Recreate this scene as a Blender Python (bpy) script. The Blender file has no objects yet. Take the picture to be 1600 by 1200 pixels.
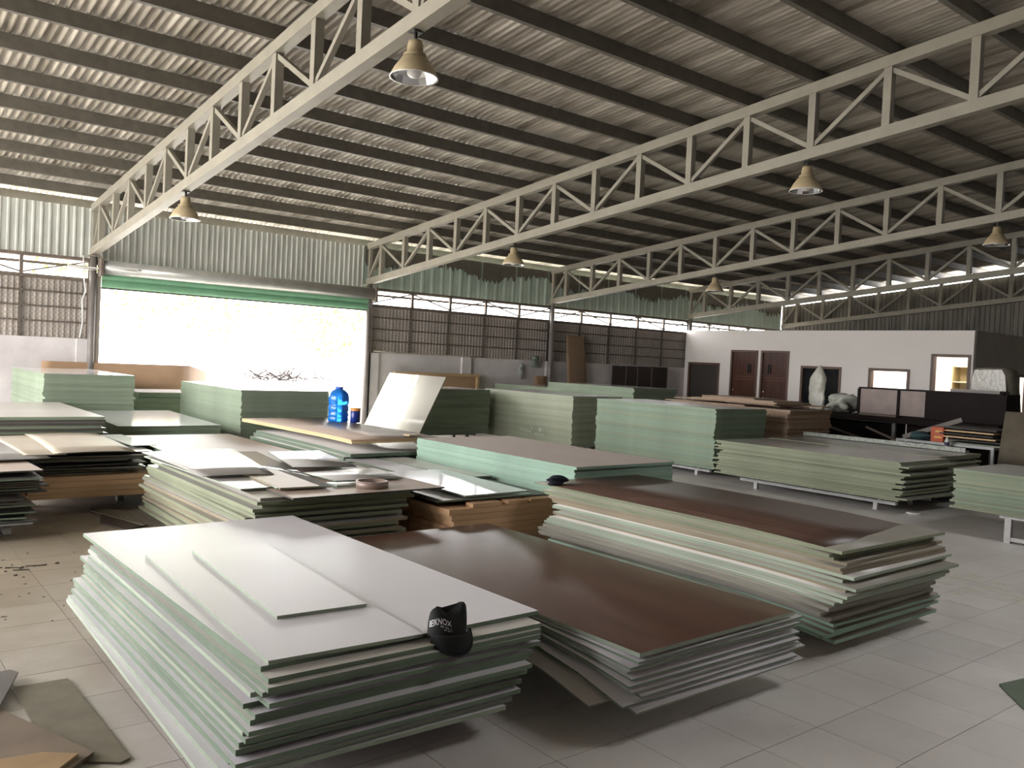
import bpy, bmesh, math, random
from mathutils import Vector, Matrix

S = bpy.context.scene
COL = S.collection
# ------------------------------------------------------------------ camera
EYE = 1.567
YAW, PITCH, ROLL, FPX = 0.67527853, -0.02589752, 0.04677296, 1321.503
fw = Vector((math.sin(YAW) * math.cos(PITCH), math.cos(YAW) * math.cos(PITCH), math.sin(PITCH)))
rt = fw.cross(Vector((0, 0, 1))).normalized()
up = rt.cross(fw)
rt, up = math.cos(ROLL) * rt + math.sin(ROLL) * up, -math.sin(ROLL) * rt + math.cos(ROLL) * up
cd = bpy.data.cameras.new('camera'); cam = bpy.data.objects.new('camera', cd); COL.objects.link(cam)
cd.sensor_fit = 'HORIZONTAL'; cd.sensor_width = 36.0; cd.lens = FPX / 1600 * 36.0
cd.clip_start = 0.05; cd.clip_end = 500
cam.matrix_world = Matrix(((rt.x, up.x, -fw.x, 0), (rt.y, up.y, -fw.y, 0), (rt.z, up.z, -fw.z, EYE), (0, 0, 0, 1)))
S.camera = cam
# ------------------------------------------------------------------ sky, exposure
W = bpy.data.worlds.new('overcast'); S.world = W; W.use_nodes = True
bg = W.node_tree.nodes['Background']
bg.inputs['Color'].default_value = (1.0, 0.992, 0.985, 1); bg.inputs['Strength'].default_value = 1.0
S.view_settings.view_transform = 'Standard'; S.view_settings.look = 'None'
S.view_settings.gamma = 1.0; S.view_settings.use_curve_mapping = False
S.view_settings.exposure = 3.82

def portal(name, loc, rot, sx, sy):
    # light portal: guides sky sampling through an opening, emits nothing itself
    l = bpy.data.lights.new(name, 'AREA'); l.shape = 'RECTANGLE'; l.size = sx; l.size_y = sy
    l.cycles.is_portal = True
    o = bpy.data.objects.new(name, l); COL.objects.link(o); o.location = loc; o.rotation_euler = rot
GAB_X = -4.2                     # open gable end on the left of the hall
portal('portal_gable', (GAB_X - .1, 10.2, 2.3), (0, -math.pi / 2, 0), 4.6, 10.0)
SKY = (5.6, 8.2, -.75, .75)         # assumed unseen roof opening, added to brighten the right aisle, x0 x1 y0 y1
portal('portal_roof_opening', (7.05, 0, 5.75), (0, 0, 0), 3.3, 1.8)
portal('portal_door', (5.92, 15.6, 1.24), (-math.pi / 2, 0, 0), 5.0, 2.5)
portal('portal_gap', (10.0, 15.7, 2.77), (-math.pi / 2, 0, 0), 27, .36)

# ------------------------------------------------------------------ helpers
R = random.Random(7)
PI = math.pi
def new(): return bmesh.new()
def box(bm, x0, x1, y0, y1, z0, z1, m=0):
    v = [bm.verts.new(p) for p in ((x0,y0,z0),(x1,y0,z0),(x1,y1,z0),(x0,y1,z0),(x0,y0,z1),(x1,y0,z1),(x1,y1,z1),(x0,y1,z1))]
    for q in ((3,2,1,0),(4,5,6,7),(0,1,5,4),(1,2,6,5),(2,3,7,6),(3,0,4,7)):
        f = bm.faces.new([v[i] for i in q]); f.material_index = m
def bar(bm, p, q, w, h, m=0, side=None):
    p, q = Vector(p), Vector(q); d = (q - p).normalized()
    s = Vector(side) if side else d.cross(Vector((0, 0, 1)))
    if s.length < 1e-4: s = Vector((1, 0, 0))
    s = (s - d * s.dot(d)).normalized(); n = s.cross(d)
    v = []
    for c in (p, q):
        for a, b in ((-1,-1),(1,-1),(1,1),(-1,1)): v.append(bm.verts.new(c + s * a * w / 2 + n * b * h / 2))
    for f in ((0,1,2,3),(7,6,5,4),(0,4,5,1),(1,5,6,2),(2,6,7,3),(3,7,4,0)):
        bm.faces.new([v[i] for i in f]).material_index = m
def tube(bm, pts, r, n=8, m=0, cap=True):
    pts = [Vector(p) for p in pts]; rings = []
    for i, p in enumerate(pts):
        d = (pts[min(i+1, len(pts)-1)] - pts[max(i-1, 0)]).normalized()
        s = d.cross(Vector((0.31, 0.17, 0.93))).normalized(); t = s.cross(d)
        rings.append([bm.verts.new(p + (s * math.cos(a) + t * math.sin(a)) * r) for a in [2*PI*k/n for k in range(n)]])
    for a, b in zip(rings, rings[1:]):
        for k in range(n):
            f = bm.faces.new((a[k], b[k], b[(k+1)%n], a[(k+1)%n])); f.smooth = True; f.material_index = m
    if cap:
        bm.faces.new(rings[0]).material_index = m; bm.faces.new(rings[-1][::-1]).material_index = m
def lathe(bm, prof, c=(0,0,0), n=24, m=0, smooth=True, closed=False):
    c = Vector(c); rings = []
    for r, z in prof:
        rings.append([bm.verts.new(c + Vector((r*math.cos(2*PI*k/n), r*math.sin(2*PI*k/n), z))) for k in range(n)])
    for a, b in zip(rings, rings[1:]):
        for k in range(n):
            f = bm.faces.new((a[k], a[(k+1)%n], b[(k+1)%n], b[k])); f.smooth = smooth; f.material_index = m
    if closed:
        bm.faces.new(rings[0][::-1]).material_index = m; bm.faces.new(rings[-1]).material_index = m
def sheet(bm, fn, nu, nv, th, m=0, me=None):
    # thin solid slab from fn(u,v)->Vector, u,v in 0..1, thickness th downwards along -normal (z approx)
    me = m if me is None else me
    top = [[bm.verts.new(fn(i/nu, j/nv)) for j in range(nv+1)] for i in range(nu+1)]
    def nrm(i, j):
        a = fn(min(1, i/nu+.01), j/nv) - fn(max(0, i/nu-.01), j/nv); b = fn(i/nu, min(1, j/nv+.01)) - fn(i/nu, max(0, j/nv-.01))
        return a.cross(b).normalized()
    bot = [[bm.verts.new(top[i][j].co - nrm(i, j) * th) for j in range(nv+1)] for i in range(nu+1)]
    for i in range(nu):
        for j in range(nv):
            f = bm.faces.new((top[i][j], top[i+1][j], top[i+1][j+1], top[i][j+1])); f.material_index = m; f.smooth = True
            f = bm.faces.new((bot[i][j+1], bot[i+1][j+1], bot[i+1][j], bot[i][j])); f.material_index = m; f.smooth = True
    for i in range(nu):
        for j, s in ((0, 1), (nv, -1)):
            q = (top[i][j], bot[i][j], bot[i+1][j], top[i+1][j]); bm.faces.new(q[::s]).material_index = me
    for j in range(nv):
        for i, s in ((0, -1), (nu, 1)):
            q = (top[i][j], bot[i][j], bot[i][j+1], top[i][j+1]); bm.faces.new(q[::s]).material_index = me
def mk(name, bm, mats, parent=None, **props):
    """link bmesh as ONE mesh object; coordinates are world unless parent is rotated (then local)."""
    me = bpy.data.meshes.new(name)
    if parent is not None and parent.get('_w', 1):
        bmesh.ops.translate(bm, verts=bm.verts, vec=-parent_loc(parent))
    bmesh.ops.recalc_face_normals(bm, faces=bm.faces)
    bm.to_mesh(me); bm.free()
    for m in (mats if isinstance(mats, (list, tuple)) else [mats]): me.materials.append(m)
    o = bpy.data.objects.new(name, me); COL.objects.link(o)
    if parent is not None: o.parent = parent
    for k, v in props.items(): o[k] = v
    return o
def parent_loc(p):
    l = Vector(p.location)
    while p.parent: p = p.parent; l += Vector(p.location)
    return l
LOCAL = set()
def thing(name, loc, label, cat, group=None, rz=0.0):
    o = bpy.data.objects.new(name, None); COL.objects.link(o); o.location = loc; o.rotation_euler = (0, 0, rz)
    o.empty_display_size = .1; o['label'] = label; o['category'] = cat
    if group: o['group'] = group
    return o
def tag(o, label, cat, group=None):
    o['label'] = label; o['category'] = cat
    if group: o['group'] = group
    return o
def centred(o):
    # move a mesh object's origin to the centre of its base
    vs = o.data.vertices; mn = Vector((min(v.co[i] for v in vs) for i in range(3))); mx = Vector((max(v.co[i] for v in vs) for i in range(3)))
    c = Vector(((mn.x+mx.x)/2, (mn.y+mx.y)/2, mn.z)); o.data.transform(Matrix.Translation(-c)); o.location = o.location + c
    return o

# ------------------------------------------------------------------ materials
MATS = {}
def mat(name, col, rough=.6, metal=0.0, var=0.0, noise=0.0, nscale=3.0, dark=None, bump=0.0, bscale=60.0, stretch=(1,1,1), spec=.5,
        trans=0.0, rmin=None, obj=True, sheen=0.0):
    if name in MATS: return MATS[name]
    m = bpy.data.materials.new(name); m.use_nodes = True; MATS[name] = m
    n, l = m.node_tree.nodes, m.node_tree.links; b = n['Principled BSDF']
    b.inputs['Roughness'].default_value = rough; b.inputs['Metallic'].default_value = metal
    b.inputs['Specular IOR Level'].default_value = spec
    if trans: b.inputs['Transmission Weight'].default_value = trans
    c = (*col, 1); cur = None
    tc = n.new('ShaderNodeTexCoord'); mp = n.new('ShaderNodeMapping'); mp.inputs['Scale'].default_value = stretch
    l.new(tc.outputs['Object' if obj else 'Generated'], mp.inputs['Vector'])
    if noise:
        nz = n.new('ShaderNodeTexNoise'); nz.inputs['Scale'].default_value = nscale; nz.inputs['Detail'].default_value = 6
        nz.inputs['Roughness'].default_value = .62
        l.new(mp.outputs[0], nz.inputs['Vector'])
        rp = n.new('ShaderNodeMapRange'); rp.inputs[1].default_value = .35; rp.inputs[2].default_value = .68
        l.new(nz.outputs['Fac'], rp.inputs[0])
        mx = n.new('ShaderNodeMixRGB'); d = dark or tuple(k * (1 - noise) for k in col)
        mx.inputs[1].default_value = (*d, 1); mx.inputs[2].default_value = c; l.new(rp.outputs[0], mx.inputs[0]); cur = mx.outputs[0]
        if rmin is not None:
            r2 = n.new('ShaderNodeMapRange'); r2.inputs[1].default_value = .35; r2.inputs[2].default_value = .7
            r2.inputs[3].default_value = rough; r2.inputs[4].default_value = rmin
            l.new(nz.outputs['Fac'], r2.inputs[0]); l.new(r2.outputs[0], b.inputs['Roughness'])
    if var:
        oi = n.new('ShaderNodeObjectInfo'); hs = n.new('ShaderNodeHueSaturation'); vr = n.new('ShaderNodeMapRange')
        vr.inputs[3].default_value = 1 - var; vr.inputs[4].default_value = 1 + var; l.new(oi.outputs['Random'], vr.inputs[0])
        l.new(vr.outputs[0], hs.inputs['Value'])
        if cur is not None: l.new(cur, hs.inputs['Color'])
        else: hs.inputs['Color'].default_value = c
        cur = hs.outputs[0]
    if cur is not None: l.new(cur, b.inputs['Base Color'])
    else: b.inputs['Base Color'].default_value = c
    if bump:
        bn = n.new('ShaderNodeTexNoise'); bn.inputs['Scale'].default_value = bscale; bn.inputs['Detail'].default_value = 4
        l.new(mp.outputs[0], bn.inputs['Vector'])
        bp = n.new('ShaderNodeBump'); bp.inputs['Strength'].default_value = bump; bp.inputs['Distance'].default_value = .01
        l.new(bn.outputs['Fac'], bp.inputs['Height']); l.new(bp.outputs[0], b.inputs['Normal'])
    return m
def wood(name, col, dark, rough, sc=9, along='y', bump=.05, dust=0.0):
    st = {'y': (sc, .55, sc), 'x': (.55, sc, sc), 'z': (sc, sc, .55)}[along]
    m = mat(name, col, rough, noise=.5, dark=dark, nscale=2.2, stretch=st, bump=bump, bscale=3, var=.08)
    if dust:
        n, l = m.node_tree.nodes, m.node_tree.links; b = n['Principled BSDF']
        src = b.inputs['Base Color'].links[0].from_socket
        tc = n.new('ShaderNodeTexCoord'); nz = n.new('ShaderNodeTexNoise'); nz.inputs['Scale'].default_value = 2.6; nz.inputs['Detail'].default_value = 9
        nz.inputs['Roughness'].default_value = .7; l.new(tc.outputs['Object'], nz.inputs['Vector'])
        rp = n.new('ShaderNodeMapRange'); rp.inputs[1].default_value = .5; rp.inputs[2].default_value = .85; rp.inputs[4].default_value = dust
        l.new(nz.outputs['Fac'], rp.inputs[0]); mx = n.new('ShaderNodeMixRGB'); mx.inputs[2].default_value = (.42, .37, .33, 1)
        l.new(rp.outputs[0], mx.inputs[0]); l.new(src, mx.inputs[1]); l.new(mx.outputs[0], b.inputs['Base Color'])
    return m
M_white = mat('white_laminate', (.74, .71, .745), .32, noise=.05, nscale=1.2, var=.03)
M_whited = mat('dusty_white_laminate', (.70, .66, .62), .32, noise=.12, nscale=1.6, var=.05)
M_gloss = mat('gloss_white_laminate', (.80, .80, .82), .10, spec=.7)
M_brown = wood('dark_walnut_laminate', (.135, .060, .038), (.075, .031, .020), .19, dust=.05)
M_brown2 = wood('dull_walnut_laminate', (.105, .058, .042), (.065, .035, .026), .36, dust=.12)
M_drab = mat('drab_board_face', (.36, .335, .28), .45, noise=.12, nscale=1.5, var=.06)
M_tan = mat('raw_fibreboard_face', (.47, .37, .31), .42, noise=.12, nscale=1.5, var=.05)
M_grey = mat('grey_laminate', (.46, .44, .42), .24, noise=.1, nscale=1.5, var=.08)
M_dgrey = mat('dark_grey_board', (.09, .085, .08), .45, noise=.2, nscale=2, var=.15)
def edge(name, col, v=.13): return mat(name, col, .75, noise=.22, nscale=2.0, stretch=(1, 1, 9), var=v, bump=.04, bscale=120)
E_green = edge('green_core', (.17, .225, .16)); E_far = edge('dusty_green_core', (.245, .30, .215), .09); E_mint = edge('mint_core', (.30, .44, .35), .06); E_sage = edge('sage_core', (.245, .325, .24), .06)
E_pale = edge('pale_green_core', (.335, .385, .305)); E_olive = edge('olive_core', (.235, .255, .165)); E_tan = edge('tan_core', (.27, .225, .155))
E_grey = edge('grey_core', (.25, .235, .205)); E_dark = edge('dark_core', (.07, .065, .055)); E_olive2 = edge('olive_grey_core', (.275, .30, .205), .12)
M_chip = mat('chipboard', (.62, .47, .36), .8, noise=.45, nscale=55, var=.08, bump=.2, bscale=90)
M_plank = wood('pine_plank', (.74, .48, .29), (.55, .33, .18), .6, sc=7, along='x')
M_steel = mat('white_painted_steel', (.62, .62, .62), .4, noise=.25, nscale=8)
M_truss = mat('grey_beige_truss_paint', (.315, .29, .235), .5, noise=.16, nscale=4, var=.03)
M_purlin = mat('dull_galvanised_purlin', (.145, .13, .105), .55, noise=.3, nscale=9, metal=.0)
M_roof = mat('weathered_roof_sheet', (.66, .61, .52), .5, noise=.5, nscale=1.1, stretch=(5.0, .5, 1), dark=(.22, .19, .145))
M_clad = mat('galvanised_cladding', (.60, .615, .57), .45, noise=.25, nscale=2.2, stretch=(3, 1, .6), var=.05)
M_mint = mat('mint_cladding', (.52, .64, .55), .5, noise=.25, nscale=2, stretch=(3, 1, .7), var=.05)
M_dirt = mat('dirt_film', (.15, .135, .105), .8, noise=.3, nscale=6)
M_fence = mat('dull_fence_sheet', (.68, .61, .55), .6, noise=.25, nscale=3, var=.05)
M_rail = mat('rusty_rail', (.16, .125, .10), .7, noise=.35, nscale=8)
M_wire = mat('mesh_wire', (.24, .21, .185), .5)
M_plaster = mat('grey_plaster', (.66, .615, .61), .85, noise=.22, nscale=1.6, bump=.1, bscale=30)
M_office = mat('white_emulsion', (.82, .77, .74), .8, noise=.04, nscale=1.0)
M_frame = wood('brown_frame_wood', (.15, .085, .06), (.09, .05, .035), .45, along='z')
M_door = wood('red_brown_door', (.10, .035, .02), (.05, .018, .012), .35, along='z')
M_black = mat('black_fabric', (.006, .006, .0065), .85, noise=.4, nscale=60, bump=.2, bscale=300)
M_print = mat('white_print', (.75, .75, .75), .6)
M_glass = mat('dark_window_glass', (.012, .013, .014), .08)
M_cream = mat('cream_lamp_enamel', (.50, .40, .25), .35, noise=.2, nscale=6)
M_chrome = mat('lamp_reflector', (.78, .78, .80), .10, metal=1.0)
M_rim = mat('lamp_rim', (.75, .74, .7), .3)
M_bulb = mat('frosted_bulb', (.72, .70, .68), .25)
M_dark = mat('dark_plastic', (.03, .028, .026), .5)
M_green = mat('green_shutter_paint', (.17, .36, .215), .4, noise=.15, nscale=4)
M_galv = mat('galvanised_drum', (.42, .42, .39), .35, metal=.4, noise=.2, nscale=5)
M_card = mat('brown_hardboard', (.40, .25, .15), .7, noise=.18, nscale=2.5)
M_wrap = mat('bubble_wrap', (.47, .45, .38), .3, noise=.3, nscale=16, bump=.6, bscale=45, spec=.8)
M_wine = mat('dark_wine_cabinet', (.014, .008, .007), .6, noise=.35, nscale=3, spec=.12)
M_back = mat('pinkish_back_panel', (.36, .285, .265), .7, noise=.2, nscale=5)
M_saw = mat('sawdust', (.78, .745, .65), .95, noise=.3, nscale=40)
M_red = mat('orange_red_carton', (.60, .10, .03), .5, noise=.15, nscale=9)
M_yel = mat('yellow_print', (.75, .45, .08), .5)

# ------------------------------------------------------------------ SETTING: floor
SL = 0.09797; WY = 15.4                          # roof slope, back wall plane
XR = 23.1                                        # right gable wall
RIDGE = -1.0; REAR = -17.4
def roofz(y, off=0.0):                           # underside of the trusses' bottom chords
    return 3.0 + SL * (WY - y) + off if y >= RIDGE else 3.0 + SL * (WY - RIDGE) - SL * (RIDGE - y) + off

def tile_mat():
    m = bpy.data.materials.new('glazed_floor_tile'); m.use_nodes = True; n, l = m.node_tree.nodes, m.node_tree.links; bs = n['Principled BSDF']
    ge = n.new('ShaderNodeNewGeometry')
    def nz(sc, det=6):
        q = n.new('ShaderNodeTexNoise'); q.inputs['Scale'].default_value = sc; q.inputs['Detail'].default_value = det; q.inputs['Roughness'].default_value = .65
        l.new(ge.outputs['Position'], q.inputs['Vector']); return q.outputs['Fac']
    def rng(src, a0, a1, b0=0., b1=1.):
        q = n.new('ShaderNodeMapRange'); q.inputs[1].default_value = a0; q.inputs[2].default_value = a1; q.inputs[3].default_value = b0; q.inputs[4].default_value = b1
        l.new(src, q.inputs[0]); return q.outputs[0]
    def mix(f, c1, c2):
        q = n.new('ShaderNodeMixRGB'); l.new(f, q.inputs[0])
        for i, c in ((1, c1), (2, c2)):
            if isinstance(c, tuple): q.inputs[i].default_value = (*c, 1)
            else: l.new(c, q.inputs[i])
        return q.outputs[0]
    base = mix(rng(nz(1.3), .35, .68), (.62, .585, .56), (.72, .69, .665))
    vd = n.new('ShaderNodeVectorMath'); vd.operation = 'DISTANCE'; l.new(ge.outputs['Position'], vd.inputs[0]); vd.inputs[1].default_value = (.7, 6.6, 0)
    ad = n.new('ShaderNodeMath'); ad.operation = 'MULTIPLY_ADD'; l.new(nz(2.2), ad.inputs[0]); ad.inputs[1].default_value = 2.6; l.new(vd.outputs['Value'], ad.inputs[2])
    dust = rng(ad.outputs[0], 2.6, 5.6, .95, 0.)            # trodden brown dust around the left aisle
    col = mix(dust, base, (.29, .24, .175))
    oi = n.new('ShaderNodeObjectInfo'); hs = n.new('ShaderNodeHueSaturation'); l.new(rng(oi.outputs['Random'], 0, 1, .95, 1.04), hs.inputs['Value']); l.new(col, hs.inputs['Color'])
    l.new(hs.outputs[0], bs.inputs['Base Color'])
    l.new(rng(nz(1.7), .35, .7, .34, .5), bs.inputs['Roughness'])
    return m
M_tile = tile_mat()
M_grout = mat('dark_grout', (.30, .265, .225), .9)
bm = new(); box(bm, GAB_X - .3, XR + .3, REAR, WY + .2, -.15, -.0035); floor = mk('floor', bm, M_grout, kind='structure')
TS, TX, TY = .4, 1.058, 1.625
tiles = []
for i in range(-21, 56):
    for j in range(-47, 35):
        x, y = TX + i * TS, TY + j * TS
        if x < GAB_X - .3 or x + TS > XR or y + TS > WY: continue
        cx, cy = x + TS / 2, y + TS / 2
        d = cx * fw.x + cy * fw.y; s = cx * rt.x + cy * rt.y
        inview = d > 1.6 and abs(s) < d * .64 + .3
        hid = (1.0 < cx < 2.4 and 2.9 < cy) or (2.4 < cx < 5.3 and 2.8 < cy) or (cx > 4 and cy > 3.4 and cx < 8)
        tiles.append(((0 if inview else 50) + (20 if hid else 0) + math.hypot(cx, cy), x, y))
tiles.sort()
g = .0018
tb = new(); box(tb, g, TS - g, g, TS - g, -.006, 0); tm = bpy.data.meshes.new('tile'); bmesh.ops.recalc_face_normals(tb, faces=tb.faces); tb.to_mesh(tm); tb.free(); tm.materials.append(M_tile)
for _, x, y in tiles[:300]:
    o = bpy.data.objects.new('tile', tm); COL.objects.link(o); o.parent = floor; o.location = (x, y, R.uniform(-.0005, .0004))
verts, faces = [], []
for _, x, y in tiles[300:]:
    b0 = len(verts); verts += [(x+g, y+g, 0), (x+TS-g, y+g, 0), (x+TS-g, y+TS-g, 0), (x+g, y+TS-g, 0)]
    verts += [(p[0], p[1], -.006) for p in verts[b0:b0+4]]
    faces += [(b0, b0+1, b0+2, b0+3), (b0, b0+4, b0+5, b0+1), (b0+1, b0+5, b0+6, b0+2), (b0+2, b0+6, b0+7, b0+3), (b0+3, b0+7, b0+4, b0)]
me = bpy.data.meshes.new('tile_field'); me.from_pydata(verts, [], faces); me.materials.append(M_tile)
o = bpy.data.objects.new('tile_field', me); COL.objects.link(o); o.parent = floor; o['kind'] = 'stuff'

# outside ground
M_ground = mat('pale_yard', (.86, .82, .75), .9, noise=.08, nscale=.6)
bm = new(); box(bm, -60, 80, WY + .2, 90, -.4, -.02); box(bm, -60, GAB_X - .3, -60, WY + .2, -.4, -.02)
mk('ground', bm, M_ground, kind='structure')

# ------------------------------------------------------------------ back wall with door opening
DX0, DX1 = 3.43, 8.42                             # door opening
bm = new(); box(bm, GAB_X, DX0 - .12, WY, WY + .12, 0, 1.62); box(bm, DX1 + .1, XR, WY, WY + .12, 0, 1.63)
wall_back = mk('wall_back', bm, M_plaster, kind='structure')
def pil(x, w=.24, zt=1.62):
    bm = new(); box(bm, x - w/2, x + w/2, WY - .06, WY + .0, 0, zt); mk('pilaster', bm, M_plaster, wall_back)
for x in (DX0 - .22, DX1 + .2, 10.97, 13.44, 16.0, -1.8, .8): pil(x)
# ribbed fence sheets above the low wall, with wire mesh, rails and posts
def ribs(bm, x0, x1, y, z0, z1, pitch, amp, m=0, along='x'):
    n = max(1, round((x1 - x0) / pitch)); p = (x1 - x0) / n; prev = None
    for k in range(n):
        for f, a in ((0, 0), (.55, 0), (.68, 1), (.87, 1)):
            x = x0 + (k + f) * p
            q = ((x, y - a * amp), ) if along == 'x' else ((y - a * amp, x), )
            cur = (bm.verts.new((*q[0], z0)), bm.verts.new((*q[0], z1)))
            if prev: bm.faces.new((prev[0], cur[0], cur[1], prev[1])).material_index = m
            prev = cur
    q = (x1, y) if along == 'x' else (y, x1)
    cur = (bm.verts.new((*q, z0)), bm.verts.new((*q, z1))); bm.faces.new((prev[0], cur[0], cur[1], prev[1])).material_index = m
def fence(x0, x1):
    n = max(1, round((x1 - x0) / 1.0)); w = (x1 - x0) / n
    for k in range(n):
        bm = new(); ribs(bm, x0 + k*w - .01, x0 + (k+1)*w + .01, WY + .10 + .004 * (k % 2), 1.60, 2.60, .085, .02); mk('fence_sheet', bm, M_fence, wall_back)
    for z in (1.88, 2.12, 2.36):
        bm = new(); box(bm, x0, x1, WY + .035, WY + .065, z - .014, z + .014); mk('rail', bm, M_rail, wall_back)
    for k in range(n + 1):
        x = x0 + k * w
        bm = new(); box(bm, x - .02, x + .02, WY + .03, WY + .07, 1.62, 2.58); mk('fence_post', bm, M_rail, wall_back)
    bm = new(); box(bm, x0, x1, WY + .0, WY + .08, 2.565, 2.625); mk('rail', bm, M_rail, wall_back)
    bm = new(); z0, z1 = 1.63, 2.57; h = z1 - z0; sp = .075; k = 0
    x = x0 - h
    while x < x1:
        for a, b in (((x, z0), (x + h, z1)), ((x + h, z0), (x, z1))):
            (xa, za), (xb, zb) = a, b; t0, t1 = 0., 1.
            lo, hi = (x0 - xa) / (xb - xa), (x1 - xa) / (xb - xa)
            if lo > hi: lo, hi = hi, lo
            t0, t1 = max(0, lo), min(1, hi)
            if t1 > t0: bar(bm, (xa + (xb-xa)*t0, WY + .02, za + (zb-za)*t0), (xa + (xb-xa)*t1, WY + .02, za + (zb-za)*t1), .005, .005)
        x += sp
    mk('wire_mesh', bm, M_wire, wall_back, kind='stuff')
    # lattice beam across the ventilation gap
    bm = new(); box(bm, x0, x1, WY - .03, WY + .03, 2.905, 2.955); mk('lattice_beam', bm, M_rail, wall_back)
    bm = new(); box(bm, x0, x1, WY + .16, WY + .20, 2.80, 2.845); mk('lattice_beam', bm, M_rail, wall_back)
    for k in range(n + 1):
        x = x0 + k * w
        bm = new(); box(bm, x - .026, x + .026, WY - .026, WY + .026, 2.62, 2.91); mk('lattice_post', bm, M_rail, wall_back)
        if k < n:
            a, b = ((x, 2.90), (x + w, 2.64)) if k % 2 else ((x, 2.64), (x + w, 2.90))
            bm = new(); bar(bm, (a[0], WY, a[1]), (b[0], WY, b[1]), .026, .026); mk('lattice_brace', bm, M_rail, wall_back)
for a, b in ((GAB_X, -1.7), (-1.7, 3.26), (8.55, 13.42), (13.42, 18.52)): fence(a, b)
fence(18.52, XR - .02)
# tall cladding under the eave
cuts = [(GAB_X, 3.3, 'c'), (3.3, 8.4, 'g'), (8.4, 13.4, 'm'), (13.4, 18.5, 'm'), (18.5, XR, 'm')]
for a, b, kd in cuts:
    n = round((b - a) / 1.02); w = (b - a) / n
    for k in range(n):
        bm = new()
        if kd == 'g': ribs(bm, a + k*w - .01, a + (k+1)*w + .01, WY + .13 + .003 * (k % 2), 2.86, 3.80, .1, .022)
        elif kd == 'c': ribs(bm, a + k*w - .01, a + (k+1)*w + .01, WY + .13 + .003 * (k % 2), 2.90, 3.80, .125, .022)
        else: ribs(bm, a + k*w - .01, a + (k+1)*w + .01, WY + .13 + .003 * (k % 2), 2.90, 3.80, .25, .016)
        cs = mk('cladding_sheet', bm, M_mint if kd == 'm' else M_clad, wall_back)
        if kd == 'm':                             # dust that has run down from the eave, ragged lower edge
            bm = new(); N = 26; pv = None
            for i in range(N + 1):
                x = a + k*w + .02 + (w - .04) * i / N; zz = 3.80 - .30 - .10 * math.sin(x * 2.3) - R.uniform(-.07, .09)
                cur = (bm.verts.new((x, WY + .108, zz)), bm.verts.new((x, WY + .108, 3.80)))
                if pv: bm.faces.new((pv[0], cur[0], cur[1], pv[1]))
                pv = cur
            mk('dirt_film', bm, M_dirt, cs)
# eave beam over the door and slim trims
bm = new(); box(bm, DX0 - .1, DX1 + .1, WY - .02, WY + .06, 2.86, 2.915); mk('lattice_beam', bm, M_rail, wall_back)
# columns at the trusses
TXS = [3.3, 8.45, 13.42, 18.52, 22.95]
def column(x, dbl=False):
    bm = new(); tube(bm, [(x, WY - .07, 0), (x, WY - .07, 3.02)], .055, 14)
    c = mk('column', bm, M_purlin if False else mat('column_paint', (.20, .18, .165), .5, noise=.2, nscale=6), wall_back)
    bm = new(); box(bm, x - .1, x + .1, WY - .17, WY + .03, 2.985, 3.0); mk('cap_plate', bm, M_truss, c)
for x in TXS[:4]: column(x)
bm = new(); box(bm, DX0 - .17, DX0 + .0, WY - .06, WY + .08, 0, 2.72); mk('door_jamb', bm, mat('jamb_paint', (.40, .345, .305), .6, noise=.2, nscale=5), wall_back)
bm = new(); box(bm, DX1, DX1 + .13, WY - .06, WY + .08, 0, 2.66); mk('door_jamb', bm, MATS['jamb_paint'], wall_back)

# right gable wall: dark corrugated sheets, open strip under the roof
M_gab = mat('dark_stained_sheet', (.20, .185, .155), .6, noise=.5, nscale=1.6, stretch=(1, 3, .5), var=.06)
bm = new(); box(bm, XR + .03, XR + .15, REAR, WY + .1, 0, 1.2); wall_right = mk('wall_right', bm, M_plaster, kind='structure')
y = REAR
while y < WY - .1:
    y1 = min(y + 1.05, WY + .1); bm = new(); ribs(bm, y - .03, y1 + .03, XR + .05 + (.004 if int(y * 7) % 2 else 0), 1.15, 3.0, .12, .022, along='y')
    for v in bm.verts:
        if v.co.z > 2: v.co.z = roofz(v.co.y, .70)
    mk('cladding_sheet', bm, M_gab, wall_right); y = y1
# rear wall and left gable (open below a lintel)
bm = new(); box(bm, GAB_X, XR, REAR - .12, REAR, 0, roofz(REAR, .9)); mk('wall_rear', bm, M_gab, kind='structure')
bm = new()
for y0, y1, z0 in ((REAR, 5.2, 0), (15.2, WY + .12, 0)):
    v = [bm.verts.new((GAB_X, yy, zz)) for yy, zz in ((y0, z0), (y1, z0), (y1, roofz(y1, .95)), (RIDGE, roofz(RIDGE, .95)) if y0 < RIDGE < y1 else (y1, roofz(y1, .95) - .001), (y0, roofz(y0, .95)))]
    bm.faces.new(v)
mk('wall_left', bm, M_clad, kind='structure')

# ------------------------------------------------------------------ ceiling: roof sheet + purlins
PZ = .84                                          # top of top chord above bottom chord underside
bm = new(); pitch, amp = .0865, .023
xs, n = [], int((XR + .9 - (GAB_X - .5)) / pitch)
ys = [WY + .75, SKY[3], SKY[2], RIDGE, REAR - .6]; rows = []
for k in range(n + 1):
    for f, a in ((0, -1), (.25, -.0), (.5, 1), (.75, 0)):
        x = GAB_X - .5 + (k + f) * pitch; rows.append([bm.verts.new((x, yy, roofz(yy, PZ + .155 + amp) + a * amp)) for yy in ys])
for a, b in zip(rows, rows[1:]):
    for i in range(len(ys) - 1):
        if i == 1 and SKY[0] < a[0].co.x < SKY[1]: continue
        bm.faces.new((a[i], b[i], b[i+1], a[i+1])).smooth = True
ceiling = mk('ceiling', bm, M_roof, kind='structure')
PS = .8605; Y0 = 14.87
pys = [Y0 - k * PS for k in range(-1, 19)]
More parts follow.
